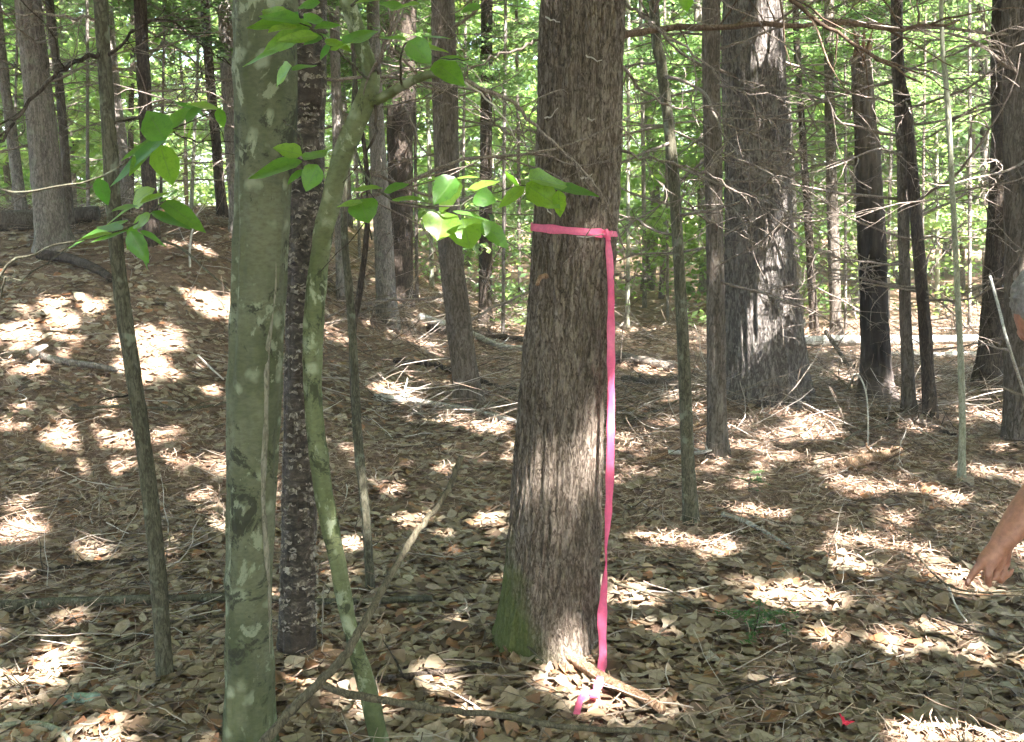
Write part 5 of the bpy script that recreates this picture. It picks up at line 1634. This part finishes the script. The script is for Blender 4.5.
def ellipsoid(mb, c, r, rot=None, seg=24):
    th = np.linspace(0, 2 * PI, seg, endpoint=False); ph = np.linspace(0.02, PI - 0.02, seg // 2)
    V = np.stack([np.sin(ph)[:, None] * np.cos(th), np.sin(ph)[:, None] * np.sin(th), np.cos(ph)[:, None] + 0 * th], -1) * np.array(r)
    V = V.reshape(-1, 3)
    if rot is not None: V = V @ np.array(rot).T
    V = V + np.array(c); n = len(ph)
    i = np.arange(n - 1)[:, None]; j = np.arange(seg)[None]; j2 = (j + 1) % seg
    F = np.stack([i * seg + j, (i + 1) * seg + j, (i + 1) * seg + j2, i * seg + j2], -1).reshape(-1, 4)
    c0 = len(V); V = np.vstack([V, V[:seg].mean(0), V[-seg:].mean(0)])
    jj = np.arange(seg); jn = (jj + 1) % seg
    f3 = np.vstack([np.stack([np.full(seg, c0), jj, jn], 1), np.stack([np.full(seg, c0 + 1), (n - 1) * seg + jn, (n - 1) * seg + jj], 1)])
    mb.add(V, F, f3)


def remeshed(mb, name, mat, parent, origin, voxel, smooth_it=3):
    o = mb.build(name, mat, None, origin)
    r = o.modifiers.new('remesh', 'REMESH'); r.mode = 'VOXEL'; r.voxel_size = voxel; r.use_smooth_shade = True
    s = o.modifiers.new('smooth', 'SMOOTH'); s.iterations = smooth_it; s.factor = 0.5
    dg = bpy.context.evaluated_depsgraph_get(); dg.update()
    me = bpy.data.meshes.new_from_object(o.evaluated_get(dg))
    bpy.data.objects.remove(o)
    me.name = name
    if not me.materials: me.materials.append(mat)
    me.polygons.foreach_set('use_smooth', np.full(len(me.polygons), True))
    q = bpy.data.objects.new(name, me); COL.objects.link(q); q.parent = parent
    return q


def person():
    HY = 2.15
    h = lambda px, py, dy=0.0: np.array(at(px, py, HY + dy))
    foot_x = 1.98
    gz = hz(foot_x, 2.3)
    root = empty('person', (foot_x, 2.3, gz), 'person with grey hair bending in at the right edge, bare hand pointing at the ground', 'person')
    O = (foot_x, 2.3, gz)
    b = MB()
    # hand: wrist, palm, five fingers
    wrist = h(1003, 541); elbow = h(1064, 462, .06)
    capsule(b, elbow, wrist + (elbow - wrist) * .35, .044, .037); capsule(b, wrist + (elbow - wrist) * .38, wrist, .038, .0265)
    k_i, k_m, k_r, k_p = h(983, 560, -.012), h(990, 564, -.016), h(998, 566, -.006), h(1005, 563, .012)
    for kk, r in ((k_i, .0135), (k_m, .0135), (k_r, .013), (k_p, .012)):
        capsule(b, wrist + (kk - wrist) * .1, kk, .021, r)
    capsule(b, wrist, h(994, 556, .012), .024, .020)
    def finger(pts, r):
        for q in range(len(pts) - 1):
            capsule(b, pts[q], pts[q + 1], r * (1 - .1 * q), r * (1 - .1 * (q + 1)), 10)
    finger([k_i, h(975, 571, -.016), h(970, 578, -.012), h(967, 584, -.006)], .0098)
    finger([k_m, h(988.5, 575, -.026), h(987.5, 582, -.014), h(989.5, 585, .004)], .0100)
    finger([k_r, h(996, 577, -.012), h(1001, 581, .004), h(1006, 576, .012)], .0095)
    finger([k_p, h(1004, 573, .002), h(1009, 575, .014), h(1012, 570, .02)], .0085)
    finger([h(1001, 550, .03), h(996, 562, .048), h(989, 570, .048), h(984, 575, .042)], .0112)
    # arm, torso, head
    hc = np.array(at(1063, 314, 2.2)); 
    sh = np.array([1.46, 2.18, 1.16]); sh2 = np.array([1.52, 2.52, 1.20]); pel = np.array([1.98, 2.32, 0.94])
    capsule(b, sh, elbow, .052, .043)
    capsule(b, sh2, (1.62, 2.62, .92), .05, .042); capsule(b, (1.62, 2.62, .92), (1.72, 2.42, .72), .042, .03)
    capsule(b, (1.72, 2.42, .72), (1.75, 2.36, .66), .03, .028)
    for q in range(4):
        capsule(b, (1.745, 2.37, .67), (1.73 + .02 * q, 2.33 + .01 * q, .585 + .006 * q), .016, .009, 10)
    capsule(b, (1.75, 2.37, .68), (1.71, 2.38, .63), .014, .010, 10)
    chest = (sh + sh2) / 2 + np.array([.1, 0, -.02])
    capsule(b, chest + np.array([0, -.08, 0]), pel + np.array([0, -.05, 0]), .12, .125); capsule(b, chest + np.array([0, .08, 0]), pel + np.array([0, .05, 0]), .12, .125)
    capsule(b, sh + np.array([.04, .02, -.01]), sh2 + np.array([.04, -.02, -.01]), .07, .07)
    neck0 = chest + np.array([-.06, 0, .04]); capsule(b, neck0, hc + np.array([.05, .02, -.03]), .062, .055)
    for s in (-1, 1):
        hip = pel + np.array([0, .09 * s, -.04]); kn = np.array([1.90, 2.32 + .11 * s, .50]); an = np.array([2.02, 2.3 + .12 * s, gz + .09])
        capsule(b, hip, kn, .085, .055); capsule(b, kn, an, .054, .036)
        capsule(b, an + np.array([.03, 0, -.04]), an + np.array([-.17, 0, -.055]), .042, .032)
    # head: looking down and to the left
    f = np.array([-.62, -.05, -.78]); f /= np.linalg.norm(f); up = np.array([-.78, 0, .62]); up -= f * np.dot(up, f); up /= np.linalg.norm(up); sd = np.cross(f, up)
    R = np.stack([f, sd, up], 1)
    ellipsoid(b, hc, (.098, .076, .112), R)
    loc = lambda x, y, z: hc + f * x + sd * y + up * z
    ellipsoid(b, loc(.03, 0, -.06), (.064, .054, .06), R)
    capsule(b, loc(.088, 0, .01), loc(.112, 0, -.028), .009, .015, 10)
    capsule(b, loc(.088, -.016, -.062), loc(.088, .016, -.062), .008, .008, 8); capsule(b, loc(.085, -.014, -.075), loc(.085, .014, -.075), .008, .008, 8)
    ellipsoid(b, loc(.075, 0, -.098), (.022, .022, .018), R)
    for s in (-1, 1):
        ellipsoid(b, loc(-.005, .077 * s, -.01), (.018, .010, .032), R)
        capsule(b, loc(.088, .018 * s, .026), loc(.076, .05 * s, .026), .009, .008, 8)
    body = remeshed(b, 'body', M['skin'], root, O, .0042, 4)
    for s in (-1, 1):
        e = MB(); ellipsoid(e, loc(.0745, .032 * s, .004), (.011, .011, .008), R, 12); e.build('eye', M['eye'], root, O)
    # nail on the pointing finger
    nm = MB(); ellipsoid(nm, h(968.6, 581, -.0185), (.0042, .0016, .006), None, 12); nm.build('fingernail', M['nail'], root, O)
    # hair: short and grey
    hb = MB(); ellipsoid(hb, loc(-.016, 0, .022), (.098, .084, .108), R)
    ellipsoid(hb, loc(-.03, 0, -.02), (.086, .081, .09), R)
    hr = remeshed(hb, 'hair', M['hair'], root, O, .006, 2)
    me = hr.data; V = np.zeros(len(me.vertices) * 3); me.vertices.foreach_get('co', V); V = V.reshape(-1, 3)
    Nn = np.zeros(len(V) * 3); me.vertices.foreach_get('normal', Nn); Nn = Nn.reshape(-1, 3)
    V += Nn * (fbm(V[:, 0] * 90, V[:, 1] * 90, V[:, 2] * 90, 3, 3) * .010)[:, None]
    me.vertices.foreach_set('co', V.ravel()); me.update()
    # clothes
    sb = MB()
    capsule(sb, chest + np.array([-.02, -.08, 0]), pel + np.array([0, -.05, .02]), .135, .138); capsule(sb, chest + np.array([-.02, .08, 0]), pel + np.array([0, .05, .02]), .135, .138)
    capsule(sb, sh, sh + (elbow - sh) * .6, .07, .062); capsule(sb, sh2, sh2 + (np.array((1.62, 2.62, .92)) - sh2) * .7, .07, .062)
    capsule(sb, sh + np.array([.03, .02, -.01]), sh2 + np.array([.03, -.02, -.01]), .082, .082)
    remeshed(sb, 'shirt', M['shirt'], root, O, .01, 4)
    pb = MB()
    for s in (-1, 1):
        hip = pel + np.array([0, .09 * s, -.03]); kn = np.array([1.90, 2.32 + .11 * s, .50]); an = np.array([2.02, 2.3 + .12 * s, gz + .13])
        capsule(pb, hip, kn, .105, .076); capsule(pb, kn, an, .074, .062)
    capsule(pb, pel + np.array([0, -.08, .02]), pel + np.array([0, .08, .02]), .13, .13)
    remeshed(pb, 'trousers', M['trousers'], root, O, .01, 4)
    for s in (-1, 1):
        bb = MB(); an = np.array([2.02, 2.3 + .12 * s, gz + .09])
        capsule(bb, an + np.array([.03, 0, -.035]), an + np.array([-.19, 0, -.045]), .052, .04); capsule(bb, an + np.array([.01, 0, .09]), an + np.array([.01, 0, -.03]), .056, .052)
        remeshed(bb, 'boot', M['boot'], root, O, .008, 3)
person()


# ---------------------------------------------------------------- splintered top of the charred snag
def splinters():
    v = T['v']; S = v['S']; top = S[-1]
    for k in range(7):
        a = k * 2.4; r = top[3] * .72
        p = np.array([top[0] + r * math.cos(a) * .8, top[1] + r * math.sin(a) * .8, top[2] - .12])
        Q = wander(p, (0.06 * math.cos(a), .06 * math.sin(a), 1), rng.uniform(.18, .38), 6, .05)
        m = MB(); tube(m, Q, np.array([1, .95, .8, .6, .4, .22, .05]) * rng.uniform(.022, .036), 6)
        m.build('splinter', M['rotten'], v['root'], v['foot'])
splinters()


# ---------------------------------------------------------------- the thin hazy air of the wood
def haze():
    m, t, out = nt('haze')
    p = t.nodes.new('ShaderNodeVolumePrincipled')
    p.inputs['Density'].default_value = 0.002
    p.inputs['Color'].default_value = (.92, .96, .92, 1)
    p.inputs['Anisotropy'].default_value = 0.2
    t.links.new(p.outputs[0], out.inputs['Volume'])
    mb = MB()
    V = [(x, y, z) for x in (-445, 445) for y in (-42, 448) for z in (-1.6, 24)]
    mb.add(np.array(V), [(0, 1, 3, 2), (4, 6, 7, 5), (0, 4, 5, 1), (2, 3, 7, 6), (0, 2, 6, 4), (1, 5, 7, 3)])
    o = mb.build('haze', m, smooth=False)
    tag(o, 'thin hazy air between the trees', 'haze', kind='stuff')
haze()
